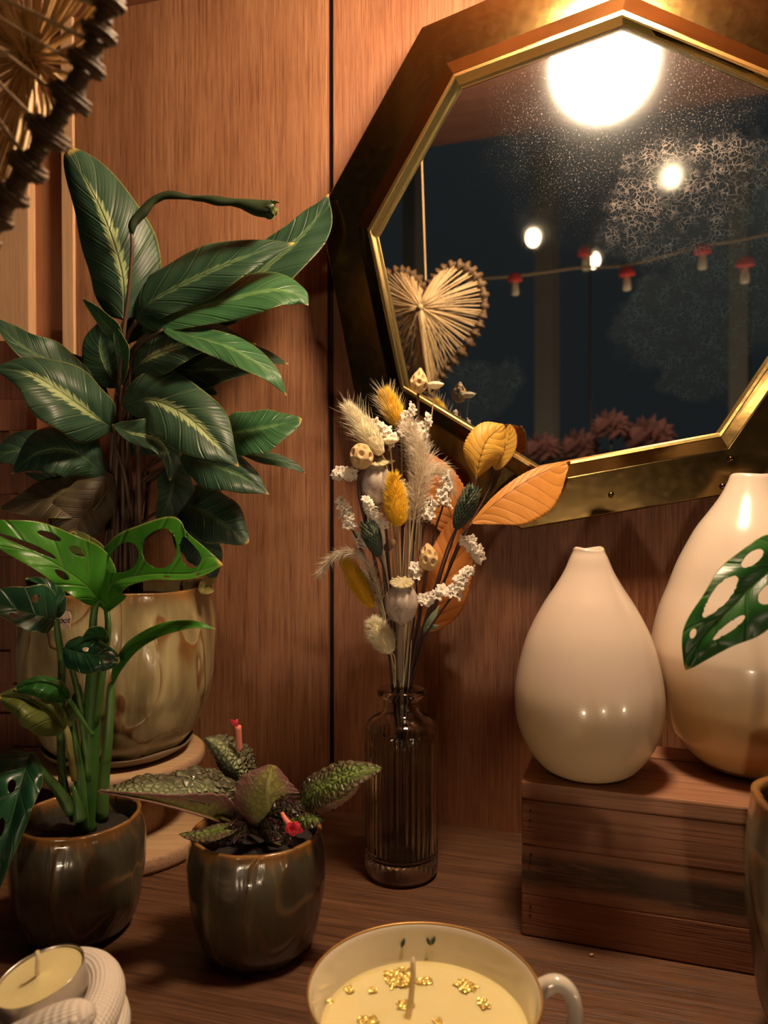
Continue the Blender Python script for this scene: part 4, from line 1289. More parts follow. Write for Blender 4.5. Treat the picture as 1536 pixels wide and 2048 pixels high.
def add_hair(bm, p, d, ln, r, sag=0.0, seg=2):
    d = d.normalized(); a = d.orthogonal().normalized(); b = d.cross(a)
    prev = [bm.verts.new(p + (a * math.cos(t) + b * math.sin(t)) * r) for t in (0, 2.09, 4.19)]
    for s in range(1, seg):
        q = p + d * ln * s / seg + Vector((0, 0, -sag * ln * (s / seg) ** 2))
        ring = [bm.verts.new(q + (a * math.cos(t) + b * math.sin(t)) * r * (1 - .55 * s / seg)) for t in (0, 2.09, 4.19)]
        for k in range(3): bm.faces.new((prev[k], prev[(k + 1) % 3], ring[(k + 1) % 3], ring[k]))
        prev = ring
    tip = bm.verts.new(p + d * ln + Vector((0, 0, -sag * ln)))
    for k in range(3): bm.faces.new((prev[k], prev[(k + 1) % 3], tip))


def rnd_dir(ax, rnd, k):
    """radial direction round ax"""
    a = ax.orthogonal().normalized(); b = ax.cross(a); t = rnd.uniform(0, 2 * PI)
    return a * math.cos(t) + b * math.sin(t)


def body_at(base, tip, rad, t, dirv, prof):
    return base.lerp(tip, t) + dirv * rad * prof(t)


def bunny(label, b, t, w, Y, furm, corem, awns, stem, u, wv, seed, stiff=.55, ln=.0055, dY=0.0):
    rnd = random.Random(seed)
    base, tip = U(b[0], b[1], Y), U(t[0], t[1], Y + dY)
    th = thing('bunny_tail_grass', label, 'dried flower', base, group='bunny tail grasses in the dried bouquet')
    ax = (tip - base).normalized(); L = (tip - base).length; R = w * ppm(Y) * .68
    pf = lambda s: max(.02, math.sin(PI * min(1, (s * .93 + .06)) ** .8)) ** .75
    bm = bmesh.new()
    n = 18
    tube(bm, [base.lerp(tip, i / n) for i in range(n + 1)], [R * pf(i / n) for i in range(n + 1)], 16)
    hd = obj('head', bm, corem, th)
    bm = bmesh.new()
    for _ in range(1500):
        s = rnd.random() ** .9; dv = rnd_dir(ax, rnd, 1)
        p = body_at(base, tip, R * .95, s, dv, pf)
        add_hair(bm, p, ax * (stiff + rnd.uniform(0, .5)) + dv * rnd.uniform(.35, .8), ln * rnd.uniform(.7, 1.4), .00015)
    obj('fur', bm, furm, hd)
    if awns:
        bm = bmesh.new()
        for _ in range(awns):
            s = rnd.uniform(.15, 1); dv = rnd_dir(ax, rnd, 1)
            p = body_at(base, tip, R, s, dv, pf)
            add_hair(bm, p, ax * rnd.uniform(.5, 1.0) + dv * rnd.uniform(.3, .8), rnd.uniform(.009, .018), .00013)
        obj('awn', bm, M['strawpale'], hd)
    bm = bmesh.new(); ptube(bm, [(b[0], b[1], Y)] + stem_path(stem, u, wv), [.0006, .0008], 40, 6)
    obj('stem', bm, M['straw'], th)


bunny('yellow long-awned bunny tail at the top of the bouquet, by the brass frame', (797, 852), (770, 786), 20, .55, M['yellow'], M['yellowcore'], 120, [(803, 900, .552), (806, 1100, .551)], .2, .3, 1)
bunny('fat golden-yellow bunny tail in the middle of the bouquet', (796, 1052), (786, 950), 26, .522, M['yellow'], M['yellowcore'], 0, [(799, 1090, .525), (802, 1240, .54)], -.1, -.6, 2, .35, .0046)
bunny('dark yellow bunny tail leaning out at the lower left of the bouquet', (744, 1214), (688, 1115), 20, .545, M['yellow'], M['yellowcore'], 0, [(756, 1245, .548), (780, 1310, .552)], -.7, .1, 3, .8, .0058)
bunny('cream long-awned bunny tail leaning left near the top of the bouquet', (764, 908), (694, 815), 25, .532, M['cream'], M['creamcore'], 110, [(775, 950, .54), (788, 1150, .55)], -.2, .5, 4, .8, .006)
bunny('short fluffy cream bunny tail hanging just above the bottle mouth', (783, 1304), (744, 1244), 27, .532, M['cream'], M['creamcore'], 0, [(790, 1318, .535)], -.55, -.6, 5, .4, .0052)


def pod(label, c, w, h, Y, tilt, stem, u, wv, seed, pointed):
    rnd = random.Random(seed)
    C_ = U(c[0], c[1], Y); rx, rz = w / 2 * ppm(Y), h / 2 * ppm(Y)
    th = thing('dried_seed_pod', label, 'dried flower', C_ - Vector((0, 0, rz)), group='pitted seed pods in the dried bouquet')
    pits = []
    n = 22
    for i in range(n):
        zz = 1 - 2 * (i + .5) / n; a = i * 2.39996 + seed
        pits.append(Vector((math.sqrt(1 - zz * zz) * math.cos(a), math.sqrt(1 - zz * zz) * math.sin(a), zz)))
    bm = bmesh.new()
    NU_, NV_ = 72, 52
    rows = []
    rot = Euler((0, tilt, 0)).to_matrix()
    for j in range(NV_ + 1):
        row = []
        for i in range(NU_):
            th_ = PI * j / NV_; a = 2 * PI * i / NU_
            d_ = Vector((math.sin(th_) * math.cos(a), math.sin(th_) * math.sin(a), math.cos(th_)))
            s = max(d_.dot(q) for q in pits)
            ang = math.acos(max(-1, min(1, s)))
            k = 1 + .05 * math.exp(-((ang - .36) / .09) ** 2) - .30 * max(0, 1 - (ang / .27) ** 2)
            tap = 1 - pointed * .42 * max(0, d_.z) ** 1.2
            p = Vector((d_.x * rx * k * tap, d_.y * rx * k * tap, d_.z * rz * (k if abs(d_.z) < .8 else 1) * (1 + .25 * pointed * max(0, d_.z) ** 4)))
            row.append(bm.verts.new(C_ + rot @ p))
        rows.append(row)
    for j in range(NV_):
        for i in range(NU_):
            bm.faces.new((rows[j][i], rows[j + 1][i], rows[j + 1][(i + 1) % NU_], rows[j][(i + 1) % NU_]))
    bmesh.ops.remove_doubles(bm, verts=bm.verts[:], dist=1e-6)
    bmesh.ops.recalc_face_normals(bm, faces=bm.faces[:])
    obj('pod', bm, M['pod'], th)
    bm = bmesh.new(); ptube(bm, [(c[0] - h * .42 * math.sin(tilt), c[1] + h * .42, Y)] + stem_path(stem, u, wv), [.0010, .0011], 40, 7)
    obj('stem', bm, M['darkstem'], th)


pod('pointed pitted seed pod standing topmost in the bouquet', (838, 764), 36, 46, .548, .1, [(836, 830, .549), (834, 900, .551), (822, 1150, .553)], .3, .6, 1, 1.0)
pod('round pitted seed pod on the left of the bouquet beside the cream bunny tail', (723, 913), 46, 52, .525, -.2, [(717, 960, .527), (722, 1010, .53), (752, 1130, .54), (786, 1290, .55)], -.4, -.2, 2, .15)
pod('egg-shaped pitted seed pod low on the right of the bouquet, by the rust leaf', (857, 1116), 37, 52, .528, -.1, [(850, 1155, .53), (838, 1250, .542)], .7, -.5, 3, .6)


def poppy(label, c, w, h, Y, tilt, stem, u, wv, seed, rs):
    C_ = U(c[0], c[1], Y); r_, hz_ = w / 2 * ppm(Y), h * ppm(Y)
    th = thing('poppy_seed_head', label, 'dried flower', C_ - Vector((0, 0, hz_ / 2)), group='poppy heads in the dried bouquet')
    rot = Matrix.Translation(C_) @ Euler((.38, tilt, 0)).to_matrix().to_4x4()
    bm = bmesh.new()
    prof = spline([(.14, -.60), (.17, -.56), (.13, -.52), (.42, -.47), (.80, -.32), (.985, -.08), (.99, .10), (.86, .28), (.62, .42), (.42, .48), (.36, .53)], 40)
    lathe(bm, [(max(.01, q[0]) * r_, q[1] * hz_) for q in prof], 48, (0, 0, 0), lambda a, i, r, z: r * (1 + .02 * math.sin(9 * a)), cap_top=True)
    bmesh.ops.transform(bm, matrix=rot, verts=bm.verts[:])
    obj('capsule', bm, M['poppy'], th)
    bm = bmesh.new()
    rc = r_ * .70; N = 80; lob = 10
    rings = []
    for q, dz in ((.15, .010), (.45, .012), (.75, .006), (.98, -.004), (1.0, -.010), (.8, -.012), (.35, -.012)):
        ring = []
        for k in range(N):
            a = 2 * PI * k / N
            rd = rc * q * (1 + .13 * q * abs(math.cos(a * lob / 2)) - .05)
            ridge = .0012 * max(0, math.cos(a * lob)) ** 2 * (1 if dz > -.008 else 0) * min(1, q * 2)
            ring.append(bm.verts.new(Vector((rd * math.cos(a), rd * math.sin(a), hz_ * .545 + dz * .09 + ridge + rc * .18 * q * q))))
        rings.append(ring)
    for A_, B_ in zip(rings, rings[1:]):
        for k in range(N): bm.faces.new((A_[k], A_[(k + 1) % N], B_[(k + 1) % N], B_[k]))
    bm.faces.new(rings[0][::-1]); bm.faces.new(rings[-1])
    bmesh.ops.recalc_face_normals(bm, faces=bm.faces[:])
    bmesh.ops.transform(bm, matrix=rot, verts=bm.verts[:])
    obj('crown', bm, M['crown'], th)
    bm = bmesh.new(); b0 = rot @ Vector((0, 0, -.58 * hz_))
    sp = [b0] + [U(*q) for q in stem_path(stem, u, wv, 1670)]
    sp = [Vector(q) for q in spline([tuple(q) for q in sp], 40)]
    tube(bm, sp, [rs * (1.15 if i < 2 else 1) for i in range(40)], 10)
    obj('stem', bm, M['greystem'], th)


poppy('big grey poppy head with a ribbed crown, front and low in the bouquet', (803, 1207), 66, 82, .520, 0.0, [(800, 1290, .530)], -.12, -.25, 1, .0021)
poppy('grey poppy head half hidden behind the fat yellow bunny tail', (752, 970), 62, 84, .540, .05, [(762, 1060, .546), (772, 1160, .549), (782, 1280, .552)], -.75, .45, 2, .0022)


def canary(label, b, t, w, Y, stem, u, wv, seed):
    rnd = random.Random(seed)
    base, tip = U(b[0], b[1], Y), U(t[0], t[1], Y)
    th = thing('canary_grass', label, 'dried flower', base, group='dark green canary grass heads in the dried bouquet')
    ax = (tip - base).normalized(); R = w / 2 * ppm(Y) * .72
    pf = lambda s: max(.05, math.sin(PI * (s * .86 + .08))) ** .7
    bm = bmesh.new(); n = 14
    tube(bm, [base.lerp(tip, i / n) for i in range(n + 1)], [R * pf(i / n) for i in range(n + 1)], 14)
    for i in range(190):
        s = (i + .5) / 190; a = i * 2.39996
        e1 = ax.orthogonal().normalized(); e2 = ax.cross(e1)
        dv = e1 * math.cos(a) + e2 * math.sin(a)
        p = body_at(base, tip, R * .92, s * .93, dv, pf)
        d_ = (ax * 1.0 + dv * .42).normalized(); sd = d_.cross(dv).normalized()
        L = .0062 * rnd.uniform(.85, 1.15); W_ = .0011
        q = [p - sd * W_ * .5, p + d_ * L * .45 - sd * W_ + dv * .0002, p + d_ * L + dv * .0001, p + d_ * L * .45 + sd * W_ + dv * .0002, p + sd * W_ * .5, p + d_ * L * .45 + dv * .0009]
        vs = [bm.verts.new(x_) for x_ in q]
        mi = 1 if (s > .55 and rnd.random() < .55) else 0
        for f_ in ((0, 1, 5), (1, 2, 5), (2, 3, 5), (3, 4, 5), (4, 0, 5)):
            fc = bm.faces.new([vs[k] for k in f_]); fc.material_index = mi
    hd = obj('head', bm, [M['canary'], M['canarytip']], th, smooth=False)
    bm = bmesh.new(); ptube(bm, [(b[0], b[1], Y)] + stem_path(stem, u, wv), [.0007, .0009], 36, 6)
    obj('stem', bm, M['darkstem'], th)


canary('dark green canary grass head on the left, above the lower yellow bunny tail', (758, 1113), (735, 1046), 38, .528, [(770, 1150, .534), (786, 1260, .545)], -.3, -.7, 1)
canary('dark green canary grass head on the right, against the orange leaves', (912, 1058), (948, 976), 44, .535, [(893, 1100, .537), (850, 1240, .545)], .6, -.2, 2)


def tuft(label, c, w, h, Y, stem, u, wv, seed):
    rnd = random.Random(seed)
    C_ = U(c[0], c[1], Y)
    th = thing('dried_tuft_flower', label, 'dried flower', C_, group='flat cream tuft flowers in the dried bouquet')
    bm = bmesh.new(); R = w / 2 * ppm(Y); H_ = h * ppm(Y) * .5
    lathe(bm, [(.0004, -H_), (R * .5, -H_ * .8), (R * .92, -.1 * H_), (R * .96, .3 * H_), (R * .6, .8 * H_), (.0004, H_)], 30, C_, lambda a, i, r, z: (r * (1 + .06 * math.sin(7 * a)), z + .0002 * math.sin(9 * a)))
    for _ in range(420):
        a = rnd.uniform(0, 6.28); r = R * math.sqrt(rnd.random())
        add_hair(bm, C_ + Vector((r * math.cos(a), r * math.sin(a), H_ * (.9 - .7 * (r / R) ** 2))), Vector((math.cos(a) * r / R, math.sin(a) * r / R, .9)), rnd.uniform(.0006, .0012), .0002, seg=1)
    obj('head', bm, M['cream'], th)
    bm = bmesh.new(); ptube(bm, [(c[0], c[1] + h * .4, Y)] + stem_path(stem, u, wv), [.0005, .0006], 36, 6)
    obj('stem', bm, M['straw'], th)


tuft('flat cream tuft flower beside the topmost pointed pod', (870, 771), 34, 14, .553, [(862, 840, .554), (850, 905, .555), (826, 1150, .555)], .5, .7, 1)
tuft('flat cream tuft flower just right of the cream bunny tail', (780, 882), 34, 13, .536, [(786, 960, .542), (797, 1150, .55)], .05, .75, 2)
tuft('small flat cream tuft above the half-hidden poppy head', (776, 924), 26, 8, .546, [(782, 990, .549), (795, 1150, .552)], -.15, .9, 3)

# plumes
def plume(label, path, w, n, stem, u, wv, seed, ln=.009, lean=.7):
    rnd = random.Random(seed)
    P = [U(*q) for q in spline(path, 60)]
    th = thing('feather_grass', label, 'dried flower', P[0], group='feathery grass plumes in the dried bouquet')
    bm = bmesh.new()
    for _ in range(n):
        i = rnd.randrange(0, 58); t = (P[i] - P[i + 1]).normalized()
        fr_ = i / 58
        dv = rnd_dir(t, rnd, 1)
        add_hair(bm, P[i].lerp(P[i + 1], rnd.random()) + dv * w * rnd.random() * .35 * min(1, .25 + 1.6 * fr_), t * rnd.uniform(.2, 1) + dv * rnd.uniform(.2, 1) * lean, ln * rnd.uniform(.5, 1.2), .00013, .15, 3)
    obj('plume', bm, M['plume'], th)
    bm = bmesh.new()
    s = path + stem_path(stem, u, wv)
    ptube(bm, s, [.0003, .0007], 60, 6)
    obj('stem', bm, M['strawpale'], th)


plume('fluffy cream feather plume standing in the middle of the bouquet', [(818, 850, .535), (836, 890, .533), (846, 930, .532), (838, 980, .533), (826, 1050, .535)], .017, 1500, [(818, 1120, .538), (810, 1250, .546)], .15, -.5, 1, .011)
plume('cream feather plume behind, left of the fluffy middle plume', [(800, 850, .548), (822, 900, .546), (832, 960, .545), (828, 1040, .545)], .014, 900, [(818, 1150, .548)], .0, .2, 4, .010)
plume('cream feather plume bending right over the orange leaf', [(902, 985, .545), (894, 948, .542), (872, 936, .540), (848, 955, .539), (838, 1010, .539)], .013, 900, [(828, 1110, .543), (815, 1250, .549)], .4, -.1, 2, .008)
plume('thin feather spray arching far left over the lower yellow bunny tail', [(640, 1146, .54), (662, 1116, .538), (692, 1104, .537), (722, 1112, .537), (748, 1150, .539), (764, 1205, .542)], .004, 900, [(776, 1270, .547)], -.5, .6, 3, .0085, .6)
plume('short thin feather spray between the lower yellow bunny tail and the front poppy head', [(722, 1140, .548), (742, 1165, .546), (760, 1205, .546), (770, 1250, .547)], .004, 500, [(780, 1300, .549)], -.35, -.1, 5, .009, .6)
# pale straw stalks in the middle
rs_ = random.Random(5)
for i in range(16):
    x0 = 806 + i * 2.4 + rs_.uniform(-2, 2)
    y0 = rs_.uniform(985, 1060)
    bm = bmesh.new(); Yq = .536 + rs_.uniform(0, .02)
    ptube(bm, [(x0, y0, Yq), (x0 - 3, 1120, Yq), (x0 - 8 - i * .5, 1250, .546)] + stem_path([], (i - 8) / 9, rs_.uniform(-.8, .8)), [.0003, .0005], 34, 5)
    tag(obj('straw_stalk', bm, M['strawpale'], loc=tuple(U(x0, y0, Yq))), 'thin pale straw stalk in the middle of the dried bouquet', 'dried stalk', 'pale straw stalks in the dried bouquet')

# statice
FLO = []
for s_ in range(4):
    bm = bmesh.new(); rnd = random.Random(40 + s_)
    rings = []
    N = 30
    for q, z in ((.10, 0), (.22, .35), (.5, .8), (.85, .98), (1.0, .88)):
        ring = []
        for k in range(N):
            a = 2 * PI * k / N
            r = .0034 * q * (1 + .22 * q * math.cos(5 * a + s_))
            ring.append(bm.verts.new((r * math.cos(a), r * math.sin(a), .0036 * z + .0005 * q * q * math.sin(10 * a + s_ * 2) + .0002 * q * rnd.uniform(-1, 1))))
        rings.append(ring)
    for j, (A_, B_) in enumerate(zip(rings, rings[1:])):
        for k in range(N):
            fc = bm.faces.new((A_[k], A_[(k + 1) % N], B_[(k + 1) % N], B_[k])); fc.material_index = 1 if j < 1 else 0
    fc = bm.faces.new(rings[0][::-1]); fc.material_index = 1
    me = bpy.data.meshes.new('floret'); bm.normal_update(); bm.to_mesh(me); bm.free()
    me.polygons.foreach_set('use_smooth', [True] * len(me.polygons))
    me.materials.append(M['statice']); me.materials.append(M['staticeheart'])
    FLO.append(me)


def statice(label, a, b, n, Y, stem, u, wv, seed, spread=12, big=1.08):
    rnd = random.Random(seed * 7 + 3)
    A_, B_ = U(a[0], a[1], Y), U(b[0], b[1], Y)
    th = thing('statice_sprig', label, 'dried flower', A_, group='white statice sprigs in the dried bouquet')
    bm = bmesh.new()
    ptube(bm, [(b[0], b[1], Y), ((a[0] + b[0]) / 2, (a[1] + b[1]) / 2, Y), (a[0], a[1], Y + .002)] + stem_path(stem, u, wv), [.0006, .0010], 50, 6)
    obj('stem', bm, M['darkstem'], th)
    ax = (B_ - A_).normalized() if (B_ - A_).length > 1e-6 else Vector((0, 0, 1))
    for i in range(n):
        s = (i + .5) / n
        dv = (rnd_dir(ax, rnd, 1) + Vector((0, -.75, .25))).normalized()
        p = A_.lerp(B_, s) + dv * spread * ppm(Y) * rnd.uniform(.35, .9) * (1 - .35 * s)
        d_ = (dv + ax * .35 + Vector((rnd.uniform(-.3, .3), -.2, rnd.uniform(-.3, .3)))).normalized()
        o = bpy.data.objects.new('floret', FLO[rnd.randrange(4)]); COL.objects.link(o); o.parent = th
        k = big * rnd.uniform(.75, 1.15)
        o.location = p - th.location - d_ * .002; o.scale = (k, k, k * rnd.uniform(.7, 1.1))
        o.rotation_euler = d_.to_track_quat('Z', 'Y').to_euler()


ST = [
    ('white statice sprig under the top yellow bunny tail, curving right', (792, 890), (748, 842), 13, .540, [(800, 980, .545), (806, 1150, .55)], .1, -.2),
    ('white statice sprig standing up right of the top yellow bunny tail', (808, 868), (820, 812), 10, .545, [(808, 960, .548), (806, 1150, .552)], .25, .0),
    ('white statice sprig between the topmost pod stem and the flat tuft stem', (838, 880), (852, 832), 10, .545, [(832, 960, .548), (818, 1150, .552)], .35, .2),
    ('small white statice sprig at the far left, under the round pod', (716, 945), (668, 950), 9, .535, [(722, 985, .54), (752, 1140, .547)], -.8, .0),
    ('white statice sprig standing at the left edge of the bouquet', (704, 1058), (684, 1006), 9, .535, [(730, 1115, .54), (772, 1260, .549)], -.9, .1),
    ('white statice sprig on the left, below the half-hidden poppy head', (770, 1052), (728, 1004), 14, .530, [(776, 1110, .537), (790, 1260, .548)], -.45, .2),
    ('few white statice florets behind the left dark green head', (722, 1100), (716, 1066), 6, .540, [(740, 1150, .544), (776, 1280, .55)], -.6, .35),
    ('white statice sprig right of the fat yellow bunny tail', (852, 1040), (862, 1000), 9, .532, [(842, 1090, .538), (826, 1250, .548)], .45, .2),
    ('white statice sprig over the rust leaf at the upper right', (884, 1018), (896, 952), 12, .538, [(866, 1080, .542), (836, 1250, .549)], .55, .3),
    ('white statice sprig hanging at the right of the bouquet under the dark green head', (934, 1075), (962, 1118), 11, .540, [(905, 1120, .543), (850, 1260, .549)], .75, .3),
    ('long white statice sprig at the lower right of the bouquet', (902, 1196), (938, 1136), 15, .535, [(870, 1240, .541), (834, 1300, .549)], .85, .0),
    ('white statice sprig low right, just beside the front poppy head', (842, 1206), (886, 1180), 10, .530, [(836, 1240, .538), (824, 1300, .548)], .65, -.3),
    ('few white statice florets between the front poppy head and the egg-shaped pod', (832, 1160), (824, 1132), 5, .530, [(832, 1200, .538), (820, 1300, .548)], .5, -.6),
    ('white statice sprig tucked between the fat yellow bunny tail and the plume', (832, 1010), (808, 966), 8, .538, [(830, 1080, .542), (818, 1250, .549)], .3, .45),
]
for i, (lb, a, b, n, Y, stm, u, wv) in enumerate(ST):
    statice(lb, a, b, int(n * 1.45), Y, stm, u, wv, i)

# beech leaves
BE = dict(prof='beech', nu=14, nv=70, pleat=.0005, scallop=.06, sf=24, thick=.0003, pxw=.03, wf=2)


def beech(label, mat, mid, wl, wr, dl, dr, stem, u, wv, sm, **k):
    b = mid[0]
    th = thing('beech_leaf', label, 'dried leaf', U(*b), group='dried beech leaves in the bouquet')
    leaf('blade', th, [mat, M['beechd']], mid, wl, wr, dl, dr, **{**BE, **k})
    bm = bmesh.new(); ptube(bm, [b] + stem_path(stem, u, wv), [.0007, .0010], 36, 6)
    obj('stem', bm, M['darkstem'], th)


beech('yellow beech leaf standing upright in front of the lower mirror frame', M['beechy'], [(953, 954, .552), (961, 915, .550), (975, 880, .552), (1008, 850, .560)], [3, 20, 33, 38, 36, 26, 3], [3, 20, 33, 40, 40, 30, 4], .004, .006, [(946, 985, .552), (912, 1062, .550), (860, 1220, .551)], .95, .1, None, bulge=.002)
beech('pale end of a brown-spotted beech leaf behind the upright yellow one', M['beechy'], [(990, 940, .566), (1006, 905, .567), (1018, 875, .568), (1020, 848, .568)], 18, 20, 0, .002, [(975, 985, .562), (925, 1080, .556), (862, 1230, .552)], .9, .5, None)
beech('long orange beech leaf reaching right to the mirror frame', M['beecho'], [(944, 1046, .552), (1000, 998, .550), (1066, 954, .554), (1134, 926, .562)], [2, 8, 12, 14, 15, 14, 10, 3], [2, 32, 56, 70, 76, 70, 48, 8], .004, -.006, [(915, 1090, .551), (862, 1240, .551)], .85, -.2, None, curl=lambda u, v: (0, 0, 0))
beech('upright rust beech leaf behind the feather plume', M['beechd'], [(912, 1078, .580), (898, 1020, .578), (872, 960, .578), (838, 900, .580)], 44, 46, .002, .004, [(880, 1160, .572), (840, 1290, .558)], .6, .8, None)
beech('wide rust beech leaf low on the right, behind the egg-shaped pod', M['beechd'], [(852, 1262, .566), (882, 1190, .570), (902, 1110, .574), (908, 1036, .576)], 48, 50, .002, .004, [(838, 1300, .560)], .75, .6, None, wave=.003)
bm = bmesh.new()
th = thing('dried_leaf_bit', 'small curled brown dried leaf between the plume and the left dark green head', 'dried leaf', U(782, 1092, .54))
leaf('blade', th, [M['staticeheart'], M['darkstem']], [(772, 1104, .540), (776, 1092, .537), (784, 1084, .536), (792, 1088, .538)], 8, 10, .002, -.002, prof='round', nu=6, nv=16, wave=.001)
bm.free()
bm = bmesh.new(); ptube(bm, [(772, 1104, .54)] + stem_path([(778, 1150, .543), (792, 1280, .55)], -.2, .25), [.0006, .0008], 30, 6); obj('stem', bm, M['darkstem'], th)
th = thing('dried_leaf_bit', 'small dark green dried leaves low on the right stems of the bouquet', 'dried leaf', U(860, 1250, .545))
leaf('blade', th, [M['canarytip'], M['canary']], [(846, 1262, .545), (862, 1240, .543), (878, 1212, .544)], 7, 7, 0, 0, prof='long', nu=5, nv=16)
leaf('blade', th, [M['canarytip'], M['canary']], [(846, 1266, .545), (862, 1256, .543), (880, 1250, .544)], 5, 5, 0, 0, prof='long', nu=5, nv=16)
bm = bmesh.new(); ptube(bm, [(848, 1264, .545)] + stem_path([(836, 1300, .55)], .6, .1), [.0006, .0008], 30, 6); obj('stem', bm, M['darkstem'], th)

# ------------------------------------------------------------------ hanging raffia heart
HY = .30
HCEN = U(-80, 50, HY)
hyaw = math.radians(20)
HX = Vector((math.cos(hyaw), -math.sin(hyaw), 0)); HN = Vector((math.sin(hyaw), math.cos(hyaw), 0)); HZ = Vector((0, 0, 1))


def heart2(t):
    # t from 0 (notch) round the right lobe to the tip and back up the left lobe
    x = 16 * math.sin(t) ** 3
    z = 13 * math.cos(t) - 5 * math.cos(2 * t) - 2 * math.cos(3 * t) - math.cos(4 * t)
    return x / 16 * .073, (z - 2) / 19 * .110 + .0


hm = thing('raffia_heart', 'puffed raffia heart hanging in the top left corner before the wall', 'hanging ornament', HCEN)
rimp = [HCEN + HX * heart2(2 * PI * i / 240)[0] + HZ * heart2(2 * PI * i / 240)[1] for i in range(240)]
bm = bmesh.new()
tube(bm, rimp + [rimp[0]], .0016, 8)
obj('wire_rim', bm, M['heartdark'], hm)
bm = bmesh.new()
coil = []
rnd = random.Random(3)
for i in range(3800):
    s = i / 3800 * 240; j = int(s) % 240; p = rimp[j].lerp(rimp[(j + 1) % 240], s - int(s))
    tt = (rimp[(j + 1) % 240] - rimp[j - 1]).normalized(); rad_ = tt.cross(HN).normalized()
    a = i * .8
    rr = .0026 + (.0040 + .0014 * math.sin(i * .011)) * max(0, math.sin(i * .098 + .9 * math.sin(i * .017))) ** .7 + rnd.uniform(-.0005, .0005)
    coil.append(p + (rad_ * math.cos(a) + HN * math.sin(a)) * rr)
tube(bm, coil, .00115, 5)
obj('wrapped_edge', bm, M['heartdark'], hm)
hubF = HCEN - HN * .036 + HZ * .006; hubB = HCEN + HN * .036 + HZ * .006
for nm_, hub, cnt, r0 in (('front_strands', hubF, 64, .00085), ('back_strands', hubB, 150, .00085)):
    bm = bmesh.new()
    for k in range(cnt):
        i = (k + rnd.uniform(-.3, .3)) / cnt * 240
        p = rimp[int(i) % 240]
        q = hub + (p - hub) * .04 + Vector((rnd.uniform(-1, 1), rnd.uniform(-1, 1), rnd.uniform(-1, 1))) * .002
        m_ = p.lerp(q, .5) + (hub - HCEN) * .10
        tube(bm, [Vector(x_) for x_ in spline([tuple(p), tuple(m_), tuple(q)], 7)], r0 * rnd.uniform(.7, 1.3), 5)
    bmesh.ops.create_icosphere(bm, subdivisions=2, radius=.004, matrix=Matrix.Translation(hub))
    obj(nm_, bm, M['heartcord'], hm)
top = rimp[0]
bm = bmesh.new(); tube(bm, [Vector(q) for q in spline([tuple(top), tuple(top + HZ * .04), (top.x, top.y, ZC)], 16)], .0011, 6)
obj('hanging_cord', bm, M['heartcord'], hm)
bm = bmesh.new(); bmesh.ops.create_icosphere(bm, subdivisions=2, radius=.004, matrix=Matrix.Translation(top + HZ * .004)); bmesh.ops.create_icosphere(bm, subdivisions=2, radius=.0034, matrix=Matrix.Translation(Vector((top.x, top.y, ZC - .003))))
obj('cord_knot', bm, M['heartcord'], hm)

# ------------------------------------------------------------------ block stack on the left
bs = thing('wooden_block_stack', 'stack of staggered reddish wooden blocks behind the plants at the far left', 'ornament', (U(-10, 1500, .655).x, .655, 0))
bz = .0
rnd = random.Random(8)
row = 0
ztop = U(20, 669, .645).z
while bz < ztop - .004:
    h = min(.0275, ztop - bz)
    wide = bz < .31
    n = 4 if wide else 2
    x1 = U(186 if wide else 44, 900, .66).x - (.006 if row % 2 else 0) * (0 if bz + h > ztop - .004 else 1)
    for k in range(n):
        bw = .034 if wide else .032
        hi_ = x1 - k * (bw + .0004)
        yy = .660 + (.004 if (row + k) % 2 else 0) + .289 * -(hi_ + .27) * .8
        if wide and k < 1: yy += .012
        o = obj('block', box((hi_ - bw, yy, bz + .0002), (hi_, yy + .020, bz + h - .0002), .0006), M['blockwood'], bs, smooth=False)
    bz += h; row += 1

# ------------------------------------------------------------------ the room the mirror shows
w = bpy.data.worlds.new('night'); sc.world = w; w.use_nodes = True
bg = w.node_tree.nodes['Background']; bg.inputs[0].default_value = (.022, .0265, .0285, 1); bg.inputs[1].default_value = .42

YW = 3.0


def bar(bm, a, b, half):
    tube(bm, [R_(*a), R_(*b)], half * 1.414, 4)


win = tag(bpy.data.objects.new('window_1', None), kind='structure'); COL.objects.link(win); win.location = R_(1100, 650, YW)
for (a, b, hw) in (((1094, 300, YW), (1094, 1150, YW), .036), ((826, 300, YW), (826, 1150, YW), .030), ((1480, 300, YW), (1480, 1150, YW), .034), ((560, 300, YW), (560, 1150, YW), .03), ((540, 1120, YW), (1750, 1060, YW), .05)):
    bm = bmesh.new(); bar(bm, a, b, hw); obj('window_frame', bm, M['windowframe'], win, smooth=False)

def fairy(label, x, y, Yv, r):
    p = R_(x, y, Yv)
    t = thing('string_light_bulb', label, 'lamp', p, group='string light bulbs in the mirror')
    bm = bmesh.new(); bmesh.ops.create_uvsphere(bm, u_segments=20, v_segments=12, radius=r, matrix=Matrix.Translation(p) @ Matrix.Diagonal((1, 1, 1.25, 1)))
    obj('globe', bm, M['fairy'], t)
    bm = bmesh.new(); tube(bm, [p + Vector((0, 0, r * 1.1)), p + Vector((0, 0, r * 2.1))], r * .5, 10); obj('socket', bm, M['darkmetal'], t)
    bm = bmesh.new(); tube(bm, [p + Vector((0, 0, r * 2.1)), Vector((p.x, p.y, p.z + .35))], .003, 6); obj('cord', bm, M['cordfabric'], t)


fairy('string light bulb showing mid-mirror, over the pale window post', 1066, 476, 2.6, .024)
fairy('string light bulb showing highest in the mirror, under the wooden ceiling edge', 1343, 353, 2.6, .026)
fairy('string light bulb showing beside a red mushroom in the mirror', 1187, 521, 2.6, .022)


